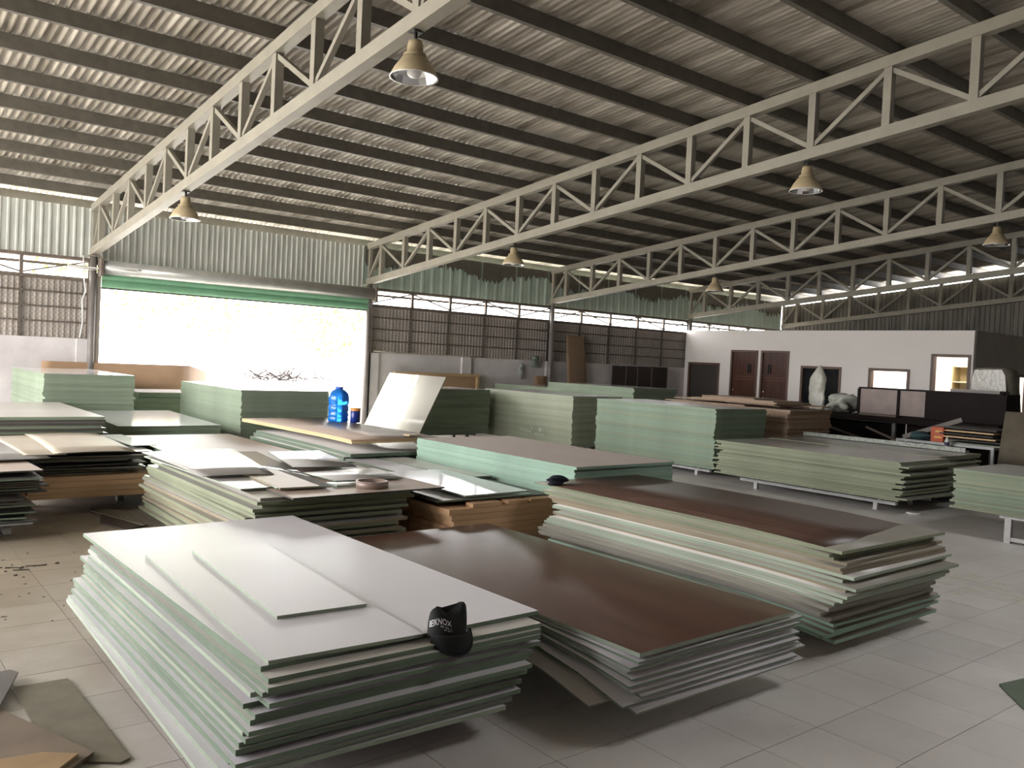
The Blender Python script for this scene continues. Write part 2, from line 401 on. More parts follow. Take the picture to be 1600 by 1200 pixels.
for k, yy in enumerate(pys):
    bm = new(); z = roofz(yy, PZ)
    box(bm, GAB_X - .3, XR + .6, yy - .03, yy + .03, z, z + .15)
    mk('purlin', bm, M_purlin, ceiling)

# ------------------------------------------------------------------ trusses
ORD = ['leftmost, crossing over the lamp and the roller door', 'second from the left, meeting the wall at the right door jamb', 'third from the left, ending beside the tall leaning board',
       'fourth from the left, above the white office front', 'rightmost and darkest, against the dark corrugated wall']
def truss(x, k):
    t = thing('roof_truss', (x, WY, roofz(WY)), 'grey steel roof truss, ' + ORD[k], 'truss', 'roof trusses')
    ya, yb = WY - .02, RIDGE
    s = (1, 0, 0)
    bm = new(); bar(bm, (x, ya, roofz(ya, .06)), (x, yb, roofz(yb, .06)), .11, .12, side=s); mk('bottom_chord', bm, M_truss, t)
    bm = new(); bar(bm, (x, ya, roofz(ya, PZ - .06)), (x, yb, roofz(yb, PZ - .06)), .11, .12, side=s); mk('top_chord', bm, M_truss, t)
    nodes = [ya - .04] + [Y0 - i * PS for i in range(0, 19)]
    for i, yy in enumerate(nodes):
        if yy < yb: break
        if i > 0 or True:
            bm = new(); w = .085 if i else .06
            box(bm, x - w/2, x + w/2, yy - w/2, yy + w/2, roofz(yy, .115), roofz(yy, PZ - .115)); mk('vertical', bm, M_truss, t)
        if i + 1 < len(nodes) and nodes[i+1] > yb:
            y2 = nodes[i+1]
            a, b = ((yy, .13), (y2, PZ - .13)) if i % 2 == 0 else ((yy, PZ - .13), (y2, .13))
            bm = new(); bar(bm, (x, a[0], roofz(a[0], a[1])), (x, b[0], roofz(b[0], b[1])), .05, .05, side=s); mk('diagonal', bm, M_truss, t)
    return t
for k, x in enumerate(TXS): truss(x, k)

# ------------------------------------------------------------------ high bay lamps
def lamp(x, y, label):
    zt = roofz(y); t = thing('high_bay_lamp', (x, y, zt), label, 'lamp', 'high bay lamps under the trusses')
    bm = new(); tube(bm, [(x, y, zt - .001), (x, y, zt - .09)], .014, 8); box(bm, x - .04, x + .04, y - .04, y + .04, zt - .012, zt - .001); mk('hanger', bm, M_dark, t)
    bm = new(); lathe(bm, [(.0, -.07), (.05, -.072), (.058, -.10), (.062, -.165), (.085, -.17), (.086, -.19)], (x, y, zt), 24); mk('housing', bm, M_cream, t)
    bm = new(); lathe(bm, [(.07, -.185), (.095, -.20), (.145, -.27), (.18, -.335), (.178, -.337)], (x, y, zt), 32); s = mk('shade', bm, M_cream, t)
    bm = new(); lathe(bm, [(.176, -.334), (.182, -.338), (.182, -.344), (.174, -.343)], (x, y, zt), 32); mk('rim', bm, M_rim, s)
    bm = new(); lathe(bm, [(.172, -.340), (.150, -.290), (.120, -.248), (.08, -.212), (.0, -.205)], (x, y, zt), 16, smooth=False); mk('reflector', bm, M_chrome, s)
    bm = new(); lathe(bm, [(.0, -.342), (.03, -.338), (.052, -.32), (.062, -.29), (.055, -.25), (.035, -.22)], (x, y, zt), 20); mk('bulb', bm, M_bulb, t)
for x, y, lb in ((3.3, 5.45, 'cream bell-shaped lamp with mirrored inside, nearest and largest of the hanging lamps'),
                 (3.3, 10.66, 'cream hanging lamp on the leftmost truss, near the roller door'),
                 (8.45, 5.45, 'cream hanging lamp under the second truss, against the dark right part of the roof'),
                 (8.45, 10.66, 'small cream hanging lamp under the second truss, left of the third truss'),
                 (13.42, 10.55, 'small dull lamp under the third truss, above the office doors'),
                 (13.42, 5.42, 'dim lamp at the right edge of the picture under the third truss')): lamp(x, y, lb)

# ------------------------------------------------------------------ roller shutter
t = thing('roller_shutter', (5.92, WY - .1, 2.48), 'rolled-up green and grey roller shutter above the bright doorway', 'shutter')
bm = new(); tube(bm, [(DX0 - .02, WY - .20, 2.815), (DX1 + .06, WY - .20, 2.815)], .115, 24); mk('drum', bm, M_galv, t)
for k in range(2):
    bm = new(); zt = 2.74 - k * .125
    pv = None
    for i in range(11):
        a = PI * i / 10; y = WY - .085 - .035 * math.sin(a) ** .7; z = zt - .125 * i / 10
        cur = (bm.verts.new((DX0, y, z)), bm.verts.new((DX1, y, z)))
        if pv: bm.faces.new((pv[0], cur[0], cur[1], pv[1])).smooth = True
        pv = cur
    box(bm, DX0, DX1, WY - .083, WY - .07, zt - .125, zt); mk('slat', bm, M_green, t)
bm = new(); box(bm, DX0, DX1, WY - .08, WY - .03, 2.468, 2.495); mk('bottom_bar', bm, M_dark, t)
for x in (DX0 - .05, DX1 + .07):
    bm = new(); box(bm, x - .02, x + .02, WY - .33, WY - .065, 2.66, 2.95); mk('end_bracket', bm, M_rail, t)
# strip lights and cables beside the door
def striplight(x0, x1, y, z, lb):
    t = thing('strip_light', ((x0 + x1) / 2, y, z), lb, 'lamp')
    bm = new(); box(bm, x0, x1, y - .02, y + .02, z, z + .03); mk('batten', bm, M_rim, t)
    bm = new(); tube(bm, [(x0 + .03, y - .03, z - .012), (x1 - .03, y - .03, z - .012)], .013, 8); mk('tube', bm, M_bulb, t)
striplight(2.90, 3.36, WY - .15, 2.775, 'white fluorescent strip light fixed left of the door post')
striplight(3.47, 3.93, WY - .34, 2.80, 'white fluorescent strip light in front of the shutter drum')
def cable(pts, r, m, lb):
    bm = new(); tube(bm, pts, r, 6); tag(centred(mk('cable', bm, m)), lb, 'cable')
cable([(3.13, WY - .14, 2.98), (3.15, WY - .15, 2.6), (3.18, WY - .14, 2.4), (3.13, WY - .15, 2.25), (3.15, WY - .14, 1.9), (3.12, WY - .12, 1.64)], .012, M_rim, 'pale cable running down left of the door post')
cable([(8.58, WY - .09, 1.66), (9.2, WY - .08, 1.645), (9.9, WY - .08, 1.655), (10.9, WY - .08, 1.64), (11.4, WY - .08, 1.65)], .010, mat('cable_beige', (.5, .44, .36), .6), 'beige cable along the wall top right of the doorway')
cable([(13.35, 10.9, roofz(10.9)), (13.36, 10.95, 3.1), (13.34, 10.93, 2.9)], .006, M_dark, 'thin dark cable hanging from the third truss') if False else None
cable([(22.9, 11.4, roofz(11.4)), (22.88, 11.38, 2.9), (22.86, 11.3, 2.7)], .008, M_rim, 'thin white cable dangling from the rightmost truss')

# ------------------------------------------------------------------ office
XO, YO, ZO = 18.45, 7.76, 2.67
ops = [(14.2, 15.26, .75, 1.80), (13.01, 13.85, 0, 2.16), (12.1, 12.92, 0, 2.16), (10.69, 11.76, .75, 1.81), (9.07, 10.02, .75, 1.815), (7.80, 8.62, 0, 2.165)]
bm = new(); ycur = WY
for y0, y1, z0, z1 in ops:
    box(bm, XO, XO + .1, y1, ycur, 0, ZO)
    box(bm, XO, XO + .1, y0, y1, z1, ZO)
    if z0: box(bm, XO, XO + .1, y0, y1, 0, z0)
    ycur = y0
box(bm, XO, XO + .1, YO, ycur, 0, ZO)
wall_office = mk('wall_office', bm, M_office, kind='structure')
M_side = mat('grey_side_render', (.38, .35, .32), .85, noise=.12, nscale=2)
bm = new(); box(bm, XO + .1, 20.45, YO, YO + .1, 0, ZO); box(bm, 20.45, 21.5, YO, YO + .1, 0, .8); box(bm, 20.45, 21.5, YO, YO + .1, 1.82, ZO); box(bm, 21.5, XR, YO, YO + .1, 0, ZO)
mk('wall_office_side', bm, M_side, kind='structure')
bm = new(); box(bm, XO + .1, XR, YO + .1, WY, ZO - .1, ZO - .02); mk('ceiling_office', bm, M_office, kind='structure')
bm = new(); box(bm, XO + .1, XR, 10.25, 10.35, 0, ZO - .1); box(bm, XR - .1, XR, YO + .1, 10.25, 0, ZO - .1); mk('wall_partition', bm, M_office, kind='structure')
bm = new(); box(bm, XR - .1, XR, 10.35, WY, 0, ZO - .1); mk('wall_office_rear', bm, M_office, kind='structure')
def frame(nm, y0, y1, z0, z1, fwid=.055, mt=M_frame, full=True):
    bm = new()
    for a in ((y0, y0 + fwid, z0, z1), (y1 - fwid, y1, z0, z1), (y0 + fwid, y1 - fwid, z1 - fwid, z1)): box(bm, XO - .02, XO + .12, a[0], a[1], a[2], a[3])
    if z0 > 0: box(bm, XO - .02, XO + .12, y0 + fwid, y1 - fwid, z0, z0 + fwid)
    return mk(nm, bm, mt, kind='structure')
def offdoor(nm, y0, y1, hs):
    o = frame(nm, y0, y1, 0, 2.16)
    bm = new(); box(bm, XO + .02, XO + .06, y0 + .06, y1 - .06, .01, 2.10); lf = mk('door_leaf', bm, M_door, o)
    for z in (1.40, 1.47):
        bm = new(); box(bm, XO + .014, XO + .02, y0 + .12, y1 - .12, z, z + .012); mk('moulding', bm, mat('door_line', (.2, .085, .05), .5), lf)
    for yy in hs:
        bm = new(); box(bm, XO - .02, XO + .02, yy - .012, yy + .012, 1.58, 1.80); mk('handle', bm, M_dark, lf)
    bm = new(); lathe(bm, [(.0, 0), (.022, .005), (.022, .03), (0, .035)], (XO - .02, y1 - .13, 1.1), 10); mk('knob', bm, M_chrome, lf)
offdoor('door_1', 13.01, 13.85, (13.30, 13.24)); offdoor('door_2', 12.1, 12.92, (12.70, 12.64))
w1 = frame('window_1', 14.2, 15.26, .75, 1.80); bm = new(); box(bm, XO + .05, XO + .06, 14.255, 15.205, .805, 1.745); mk('pane', bm, mat('brown_dark_blind', (.045, .038, .034), .5), w1)
w2 = frame('window_2', 10.69, 11.76, .75, 1.81)
for a, b in ((10.745, 11.22), (11.22, 11.705)):
    bm = new(); box(bm, XO + .05, XO + .06, a, b - .003, .805, 1.755); mk('pane', bm, M_glass, w2)
frame('window_3', 9.07, 10.02, .75, 1.815, .06); frame('door_3', 7.80, 8.62, 0, 2.165, .06)
# lit room behind the right-hand openings: ceiling tube lamp and a shelf unit
t = thing('ceiling_tube_lamp', (20.6, 9.0, ZO - .2), 'lit tube lamp on the ceiling of the bright office room', 'lamp')
bm = new(); box(bm, 19.3, 21.9, 8.95, 9.05, ZO - .14, ZO - .101); mk('batten', bm, M_rim, t)
me_ = bpy.data.materials.new('lit_tube'); me_.use_nodes = True; b_ = me_.node_tree.nodes['Principled BSDF']
b_.inputs['Emission Color'].default_value = (1, .97, .9, 1); b_.inputs['Emission Strength'].default_value = 22
bm = new(); tube(bm, [(19.35, 9.0, ZO - .17), (21.85, 9.0, ZO - .17)], .02, 8); mk('tube', bm, me_, t)
t = thing('shelf_unit', (21.2, 8.7, 0), 'wooden shelf unit seen inside the bright office doorway', 'shelf')
M_shelf = wood('oak_shelf', (.30, .23, .115), (.22, .165, .08), .5, along='z')
bm = new(); box(bm, 21.38, 21.4, 8.1, 9.3, 0, 1.97); mk('back_panel', bm, M_shelf, t)
for y in (8.1, 9.28):
    bm = new(); box(bm, 21.0, 21.38, y, y + .02, 0, 1.97); mk('side_panel', bm, M_shelf, t)
for z in (.4, .85, 1.3, 1.58, 1.95):
    bm = new(); box(bm, 21.0, 21.38, 8.12, 9.28, z, z + .02); mk('shelf', bm, mat('pale_shelf', (.5, .45, .3), .5), t)
w4 = None
bm = new()
for a in ((20.45, 20.51, .8, 1.82), (21.44, 21.5, .8, 1.82), (20.51, 21.44, 1.76, 1.82), (20.51, 21.44, .8, .86)): box(bm, a[0], a[1], YO - .02, YO + .12, a[2], a[3])
mk('window_4', bm, M_frame, kind='structure')

# ------------------------------------------------------------------ boards and stacks
def mkl(name, bm, mats, parent):                  # child given in the parent's own coordinates
    me = bpy.data.meshes.new(name); bmesh.ops.recalc_face_normals(bm, faces=bm.faces); bm.to_mesh(me); bm.free()
    for m in (mats if isinstance(mats, (list, tuple)) else [mats]): me.materials.append(m)
    o = bpy.data.objects.new(name, me); COL.objects.link(o); o.parent = parent; return o
BM = {}
def board_mesh(w, l, t, face, edg, bend=0.0, twist=0.0, back=None):
    """sheet, origin at centre of underside; bend = droop of the near (-y) end in metres, twist = extra droop at its right corner."""
    key = (round(w, 3), round(l, 3), t, face.name, edg.name, round(bend, 3), round(twist, 3))
    if key in BM: return BM[key]
    bm = new()
    if not bend and not twist:
        box(bm, -w/2, w/2, -l/2, l/2, 0, t)
        for f in bm.faces: f.material_index = 0 if abs(f.calc_center_median().z - t/2) > t * .4 else 1
    else:
        def fn(u, v):
            q = max(0, .32 - v) / .32
            return Vector(((u - .5) * w, (v - .5) * l, t - (bend + twist * u) * q * q))
        sheet(bm, fn, 2 if twist else 1, 9, t, 0, 1)
    me = bpy.data.meshes.new('fibreboard_sheet'); bmesh.ops.recalc_face_normals(bm, faces=bm.faces); bm.to_mesh(me); bm.free()
    me.materials.append(face); me.materials.append(edg); BM[key] = me; return me
NB = [0]
ORDW = 'first second third fourth fifth sixth seventh eighth ninth tenth eleventh twelfth thirteenth fourteenth fifteenth sixteenth seventeenth eighteenth nineteenth twentieth twenty-first twenty-second twenty-third twenty-fourth twenty-fifth'.split()
fb = new(); rf = random.Random(9)                # sheets of far piles and hidden lower layers, joined at the end
def board(cx, cy, z, w, l, t, face, edg, label, group=None, rz=0.0, bend=0.0, twist=0.0, tilt=(0, 0), name='fibreboard_sheet', cat='board'):
    o = bpy.data.objects.new(name, board_mesh(w, l, t, face, edg, bend, twist)); COL.objects.link(o)
    o.location = (cx, cy, z); o.rotation_euler = (tilt[0], tilt[1], rz); NB[0] += 1
    return tag(o, label, cat, group)
def stack(x0, y0, z0, n, t, label, face, edges, w=1.22, l=2.44, jx=.006, jy=.008, jr=.002, seed=1, top=None, group=None, fan=None, dx=None, dy=None, gap=.0006, name='fibreboard_sheet', hidden=0, ordinal=None):
    """n sheets from z0 up, near-left corner about (x0,y0)."""
    r = random.Random(seed); z = z0
    for k in range(n):
        e = edges[r.randrange(len(edges))] if not callable(edges) else edges(k, n)
        f = face if not callable(face) else face(k, n)
        ox = r.gauss(0, jx) + (dx(k, n) if dx else 0); oy = r.gauss(0, jy) + (dy(k, n) if dy else 0)
        bend, tw = fan(k, n) if fan else (0, 0)
        if k < hidden:
            box(fb, x0 + ox, x0 + w + ox, y0 + oy, y0 + l + oy, z, z + t, 1); z += t + gap; continue
        lb = label
        if ordinal: lb = ordinal % (ORDW[n - 1 - k + (1 if top is None else 0) - (1 if top is None else 0)] + ' from the top') if n - 1 - k > 0 else ordinal % 'topmost'
        if top and k == n - 1: lb = top
        board(x0 + w/2 + ox, y0 + l/2 + oy, z, w, l, t, f, e, lb, group or label.split(' in ')[-1] if lb == label else None, r.gauss(0, jr), bend, tw, name=name)
        z += t + gap
    return z
def pallet(x0, x1, y0, y1, zt, label, h=.05, mt=M_steel, leg=.05, drop=0.0):
    """steel skid: two long rails, cross bars and legs."""
    t = thing('steel_skid', ((x0+x1)/2, (y0+y1)/2, 0), label, 'skid')
    for x in (x0 + .03, x1 - .03):
        bm = new(); box(bm, x - .025, x + .025, y0, y1, zt - h - drop, zt - drop); mk('rail', bm, mt, t)
    for y in (y0 + .2, (y0+y1)/2, y1 - .2):
        bm = new(); box(bm, x0 + .055 - (.055 if drop else 0), x1 - .055 + (.055 if drop else 0), y - .02, y + .02, (zt - drop) if drop else (zt - h), zt - (.0005 if drop else .005)); mk('cross_bar', bm, mt, t)
    for x in (x0 + .03, x1 - .03):
        for y in (y0 + .25, y1 - .25):
            bm = new(); box(bm, x - leg/2, x + leg/2, y - leg/2, y + leg/2, 0, zt - h - drop); mk('leg', bm, mt, t)
    return t
M_skid = mat('dull_steel', (.22, .21, .20), .5, noise=.3, nscale=7)

# S1: white faced stack in the foreground
S1L = 'white-faced green-core board in the foreground stack under the black cap'
pallet(1.2, 2.25, 3.05, 5.1, .10, 'steel skid under the white foreground stack', mt=M_skid)
s1dx = [-.13,-.15,-.12,-.09,-.10,-.08,-.075,-.085,-.06,-.05,-.06,-.045,-.03,-.05,-.01,-.02,.005,-.01,.02]
r1 = random.Random(3); z = .10
s1y = [0, .01, 0, -.01, 0, .01, 0, 0, -.02, 0, 0, .02, .0, .0, -.01, .03, .0, -.01, .01]
for k in range(19):
    rz = r1.gauss(0, .006) + (.02 if k == 14 else 0) + (-.012 if k < 3 else 0)
    board(1.16 + .61 + s1dx[k], 2.72 + 1.22 + s1y[k] + r1.gauss(0, .022), z, 1.225, 2.44, .0178, M_white if r1.random() < .8 else M_whited, E_pale if k in (0, 1, 2, 9, 15) else E_green, 'white-faced green-core board, %s from the top of the stack under the black cap' % ORDW[19 - k], None, rz)
    z += .0184
z1 = z
# uppermost full sheet, then the two smaller panels on it
board(1.80, 4.055, z1, 1.29, 2.50, .0178, M_white, E_green, 'uppermost full-size white sheet of the foreground stack, carrying two smaller panels', None, .018); z1 += .0182
board(1.553, 3.67, z1, .625, 1.775, .0140, M_white, E_pale, 'white panel of half width lying on the foreground stack beside the cap', None, -.040); z1b = z1 + .0144
board(1.652, 3.845, z1b, .395, 1.28, .0140, M_white, E_pale, 'smallest white panel with green edge, topmost on the foreground stack', None, -.06)
ZW = z1

# S2: brown topped stack, thin white sheets drooping at the front
pallet(2.75, 3.72, 3.12, 4.75, .235, 'steel skid under the glossy brown topped stack', mt=M_skid)
board(2.50 + .61, 2.45 + 1.22, .236, 1.22, 2.44, .008, M_whited, E_grey, 'lowest thin pale sheet slid out left under the brown topped stack', None, -.03, .085, -.02)
z = .246; r2 = random.Random(5)
for k in range(9):
    q = 1 - k / 9
    board(2.60 + .61 + r2.gauss(0, .02) + .03 * q, 2.36 + 1.22 + r2.gauss(0, .015), z, 1.23, 2.45, .009, M_white, E_green if k % 3 else E_pale, 'thin white sheet with green edges, %s below the glossy brown board' % ORDW[8 - k], None, r2.gauss(0, .008), .110 * q, 0); z += .0140
board(3.17, 3.60, z, 1.15, 2.50, .018, M_brown, E_pale, 'glossy dark brown wood-grain board topping the centre foreground stack', None, .018)

# S3: taller mixed stack behind, dull brown top
pallet(4.45, 5.45, 2.9, 4.7, .12, 'steel skid under the mixed stack with the dull brown top', mt=M_skid)
z = .12; r3 = random.Random(11)
S3L = 'green, tan or grey edged sheet in the fanned stack under the dull brown board'
for k in range(23):
    q = 1 - k / 23
    e = (E_mint if k < 6 else (E_grey if k < 10 else (r3.choice([E_pale, E_olive, E_pale, E_tan]) if k < 17 else r3.choice([E_olive, E_tan, E_olive, E_green]))))
    f = M_whited if k in (10, 12, 13, 16) else M_drab
    tt = (.018, .021, .016)[r3.randrange(3)]
    ox = (0, .0)[0] + r3.gauss(0, .03) + (-.06 if 6 <= k < 14 else 0); oy = r3.gauss(0, .035) + (.10 if k < 4 else (-.06 if 10 <= k < 17 else .04))
    board(4.36 + .61 + ox, 2.45 + 1.22 + oy, z, 1.23, 2.44, tt, f, e, '%s-edged sheet, %s below the dull brown board at right' % ({'mint_core': 'mint', 'grey_core': 'grey', 'pale_green_core': 'pale', 'olive_core': 'olive', 'tan_core': 'tan', 'green_core': 'green'}[e.name], ORDW[22 - k]), None, r3.gauss(0, .012), .05 * q, 0)
    z += tt + .0028 + (.012 if k in (9,) else 0)
board(4.95, 3.83, z + .004, 1.20, 2.50, .012, M_brown2, E_olive, 'dull dusty brown wood-grain board topping the fanned stack at right', None, .01, .018, .01); ZS3 = z + .016

# S4: tan topped stack with mint edges
stack(4.80, 5.10, .12, 25, .0236, 'mint-edged board in the tan topped stack beyond the brown boards', M_tan, [E_mint], jx=.004, jy=.006, seed=21, hidden=11, group='boards of the tan topped mint stack')
pallet(4.95, 5.9, 5.3, 7.3, .12, 'steel skid under the tan topped mint stack', mt=M_skid)
# S5: dusty green stack on white skid at right, a twin right behind it
pallet(9.80, 10.7, 4.90, 7.10, .175, 'white steel skid under the long dusty green stack at right', h=.04, drop=.05)
r5 = [0]
def f5dy(k, n): return (.13 if k > n - 6 else 0) - .10 * (k < 8) + .18 * (k / n - .5) * (1 if k % 3 else -.3)
stack(9.55, 4.72, .176, 22, .0198, 'dusty olive-edged board in the long stack on the white skid', M_grey, [E_olive2, E_olive2, E_olive], l=2.60, jx=.014, jy=.05, jr=.006, seed=31, ordinal='dusty olive-edged board, %s in the long stack on the white skid')
stack(10.86, 4.95, .10, 19, .027, 'dark-ended board in the twin stack just behind the long dusty stack', M_grey, [E_olive2], jx=.02, jy=.07, jr=.006, seed=32, l=2.5, hidden=13, group='boards of the twin stack behind')
pallet(10.95, 12.0, 5.2, 7.2, .10, 'low skid hidden behind the long dusty green stack', mt=M_skid)
# S6: green stack cut by the right edge
def skid6():
    t = thing('steel_skid', (9.7, 2.7, 0), 'tall white steel frame under the green stack at the right edge', 'skid')
    for x in (9.16, 10.16):
        for y in (3.42, 1.9):
            bm = new(); box(bm, x - .03, x + .03, y - .03, y + .03, 0, .24); mk('leg', bm, M_steel, t)
        bm = new(); box(bm, x - .03, x + .03, 1.7, 3.5, .24, .28); mk('rail', bm, M_steel, t)
        bm = new(); box(bm, x - .025, x + .025, 1.93, 3.39, .02, .06); mk('foot_bar', bm, M_steel, t)
    for y in (1.9, 2.7, 3.42):
        bm = new(); box(bm, 9.19, 10.13, y - .02, y + .02, .24, .275); mk('cross_bar', bm, M_steel, t)
skid6()
stack(9.05, 1.42, .281, 20, .0196, 'green-edged board in the stack cut off by the right picture edge', M_grey, [E_far, E_olive2], jx=.008, jy=.012, seed=41, l=2.5, ordinal='green-edged board, %s in the stack cut off by the right picture edge')
# S7, S8: tall green stacks
pallet(10.15, 11.0, 7.9, 9.9, .15, 'white steel skid under the tall green stack right of centre', h=.04, drop=.04)
def band(k, n): return (0, .010, .004, -.006, .008, -.003)[(k * 6 // n) % 6]
stack(9.92, 7.66, .151, 29, .0297, 'green-edged sheet in the tall block of boards right of centre', M_grey, [E_sage, E_sage, E_far], jx=.004, jy=.006, seed=51, dx=band, group='sheets of the tall green block right of centre')
pallet(10.2, 11.0, 11.0, 13.0, .14, 'white steel skid under the tall stamped green stack', mt=M_steel)
stack(9.95, 10.72, .141, 29, .0300, 'pale green-edged sheet in the tall stamped block of boards at centre', M_grey, [edge('straw_green_core', (.40, .43, .32), .08)], jx=.004, jy=.008, seed=52, l=2.52, dx=band, group='sheets of the tall stamped green block')
bm = new(); n_ = 14
def ring_(cy_, cz_, r0, r1):
    a_ = [bm.verts.new((9.915, cy_ + r1 * math.cos(2*PI*i/n_), cz_ + r1 * math.sin(2*PI*i/n_))) for i in range(n_)]; b_ = [bm.verts.new((9.915, cy_ + r0 * math.cos(2*PI*i/n_), cz_ + r0 * math.sin(2*PI*i/n_))) for i in range(n_)]
    for i in range(n_): bm.faces.new((a_[i], a_[(i+1)%n_], b_[(i+1)%n_], b_[i]))
ring_(11.52, .375, .018, .04); ring_(11.44, .375, .012, .022); ring_(11.74, .39, .006, .018)
for i in range(9): box(bm, 9.914, 9.916, 11.42 + i * .03, 11.42 + i * .03 + .014, .265, .315)
for i in range(8): box(bm, 9.914, 9.916, 11.76 + i * .045, 11.76 + i * .045 + .02, .30 + .004 * i, .335 + .004 * i)
st_ = [o for o in COL.objects if o.get('group') == 'sheets of the tall stamped green block'][7]
me_s = bpy.data.meshes.new('stencil_mark'); bmesh.ops.translate(bm, verts=bm.verts, vec=-Vector(st_.location)); bm.to_mesh(me_s); bm.free(); me_s.materials.append(mat('faded_white_print', (.55, .58, .50), .8))
o = bpy.data.objects.new('stencil_mark', me_s); COL.objects.link(o); o.parent = st_
# S13, S14 and the lower ones at the door
stack(4.06, 10.58, .12, 31, .0294, 'green-edged sheet in the tall stack in front of the doorway, left of the water bottle', M_gloss, [E_far], jx=.004, jy=.005, seed=61, hidden=11, group='sheets of the doorway stack')
pallet(4.2, 5.1, 10.8, 12.8, .12, 'skid under the tall stack in front of the doorway', mt=M_skid)
stack(2.15, 12.55, .12, 33, .0300, 'green-edged sheet in the tall stack in the far left corner', M_gloss, [E_far], w=1.13, l=2.58, jx=.004, jy=.008, seed=62, hidden=16, group='sheets of the far left stack')
pallet(2.3, 3.1, 12.8, 14.9, .12, 'skid under the tall far left stack', mt=M_skid)
stack(1.12, 10.06, .12, 21, .0296, 'dark-edged sheet in the wide low stack at the left picture edge', M_whited, [E_far, E_dark], jx=.015, jy=.02, seed=63, l=2.42, hidden=12, group='sheets of the left edge stack', top='pale sheet with a sagging edge topping the low stack at the left edge')
stack(2.55, 10.42, .12, 17, .0278, 'green-edged sheet in the low white topped stack beside the doorway stack', M_gloss, [E_far], l=2.10, w=1.2, jx=.005, jy=.006, seed=64, hidden=9, group='sheets of the low white topped stack')
board(3.15, 11.46, .12 + 17 * .0284 + .016, 1.2, 2.10, .012, M_gloss, E_far, 'glossy white sheet topping the low stack beside the doorway stack', None, .004, tilt=(.014, 0))
for a in ((1.2, 2.2, 10.3, 12.2, 'skid under the low stack at the left picture edge'), (2.65, 3.65, 10.6, 12.3, 'skid under the low white topped stack')): pallet(*a[:4], .12, a[4], mt=M_skid)
# the far remaining stacks, sheets too thin to tell apart: one object
def far(x0, y0, z0, z1, w, l, t, top=0):
    z = z0; f0 = len(fb.faces)
    while z < z1 - .005:
        a, b = rf.gauss(0, .006), rf.gauss(0, .008)
        box(fb, x0 + a, x0 + w + a, y0 + b, y0 + l + b, z, z + t, 1); z += t + .0008
    fb.faces.ensure_lookup_table()
    for f in fb.faces[f0:]:
        if f.material_index == 1 and f.calc_center_median().z > z1 - t * .3 and abs(f.normal.z) >= 0 and max(v.co.z for v in f.verts) - min(v.co.z for v in f.verts) < .001: f.material_index = 0
far(11.65, 10.9, .02, 1.175, 1.22, 2.44, .03); far(8.13, 12.8, .19, 1.0, 1.6, 1.2, .03); far(11.75, 13.45, .02, 1.06, 1.22, 1.85, .03); far(3.72, 14.0, .05, .80, 1.0, 1.15, .03)
pallet(8.3, 9.55, 12.95, 13.9, .19, 'skid under the dark-ended stack behind the leaning white sheet', mt=M_skid)
# S12 chipboard
M_chipe = mat('chipboard_edge', (.56, .40, .29), .9, noise=.5, nscale=70, var=.14, bump=.3, bscale=120)
stack(11.72, 7.66, .12, 27, .0325, 'brown chipboard sheet in the ragged stack right of the tall green block', M_chip, [M_chipe], jx=.018, jy=.03, jr=.004, seed=71, group='chipboard sheets of the ragged stack', name='chipboard_sheet')
for k, (x, y, w, l, rz, lb) in enumerate(((12.2, 9.4, .9, 1.6, .1, 'pale chipboard offcut lying askew on the chipboard stack, left end'), (12.5, 8.6, .7, 1.2, -.12, 'short chipboard offcut on the chipboard stack beside the wrapped slab'), (12.75, 7.9, .5, .5, .3, 'small chipboard offcut at the near right corner of the chipboard stack'))):
    board(x, y, 1.016 + k * .019, w, l, .017, M_chip, M_chipe, lb, None, rz, name='chipboard_offcut')
rc = random.Random(44)
for k in range(4):
    board(12.30 + rc.gauss(0, .12), 8.75 + rc.gauss(0, .2), 1.075 + k * .0175, 1.1 - .1 * k, 2.0 - .3 * k, .016, M_chip, M_chipe, 'ragged chipboard sheet, %s of the loose ones crowning the chipboard stack' % ('lowest', 'second', 'third', 'topmost')[k], None, rc.gauss(0, .08), name='chipboard_sheet')
pallet(11.85, 12.8, 7.9, 9.9, .12, 'skid under the chipboard stack', mt=M_skid)

# S21 stack with tan boards, bottle on it
stack(4.02, 7.62, .10, 14, .034, 'bent green-edged board under the two tan boards left of the leaning white sheet', M_grey, [E_green, E_far, E_far], w=1.18, jx=.02, jy=.03, jr=.006, seed=81, fan=lambda k, n: (.05 * (1 - k / n) + .012, 0), group='bent boards under the tan pair')
pallet(4.15, 5.05, 7.9, 9.8, .10, 'skid under the stack carrying the water bottle', mt=M_skid)
ES = edge('fresh_tan_edge', (.78, .55, .30))
for k in range(2):
    board(4.63, 9.07 + .03 * k, .622 + k * .0195 + .06 - .015, 1.14 - .02 * k, 2.62, .018, M_tan, ES, ('lower', 'upper')[k] + ' of the two tan boards that carry the blue water bottle', None, .055, .012)
board(5.0, 7.95, .7075, .20, .10, .012, M_tan, ES, 'tiny tan offcut on the corner of the bottle-carrying boards', None, .2, name='offcut')
for x, y in ((4.3, 8.4), (4.9, 8.4), (4.3, 9.8), (4.9, 9.8)): pass
# S22 pinkish board stack
stack(2.50, 7.95, .10, 14, .0315, 'pinkish tan sheet in the low stack behind the messy pile', M_tan, [E_green], jx=.01, jy=.012, seed=85, hidden=12, w=1.2, l=2.06, group='sheets of the low pinkish stack')
pallet(2.6, 3.6, 8.1, 9.9, .10, 'skid under the low pinkish stack', mt=M_skid)

o = mk('board_pile', fb, [M_whited, E_far]); o['kind'] = 'stuff'; o.data.materials[0] = M_gloss; tag(o, 'green-edged boards stacked flat in the farthest and hindmost piles', 'boards')
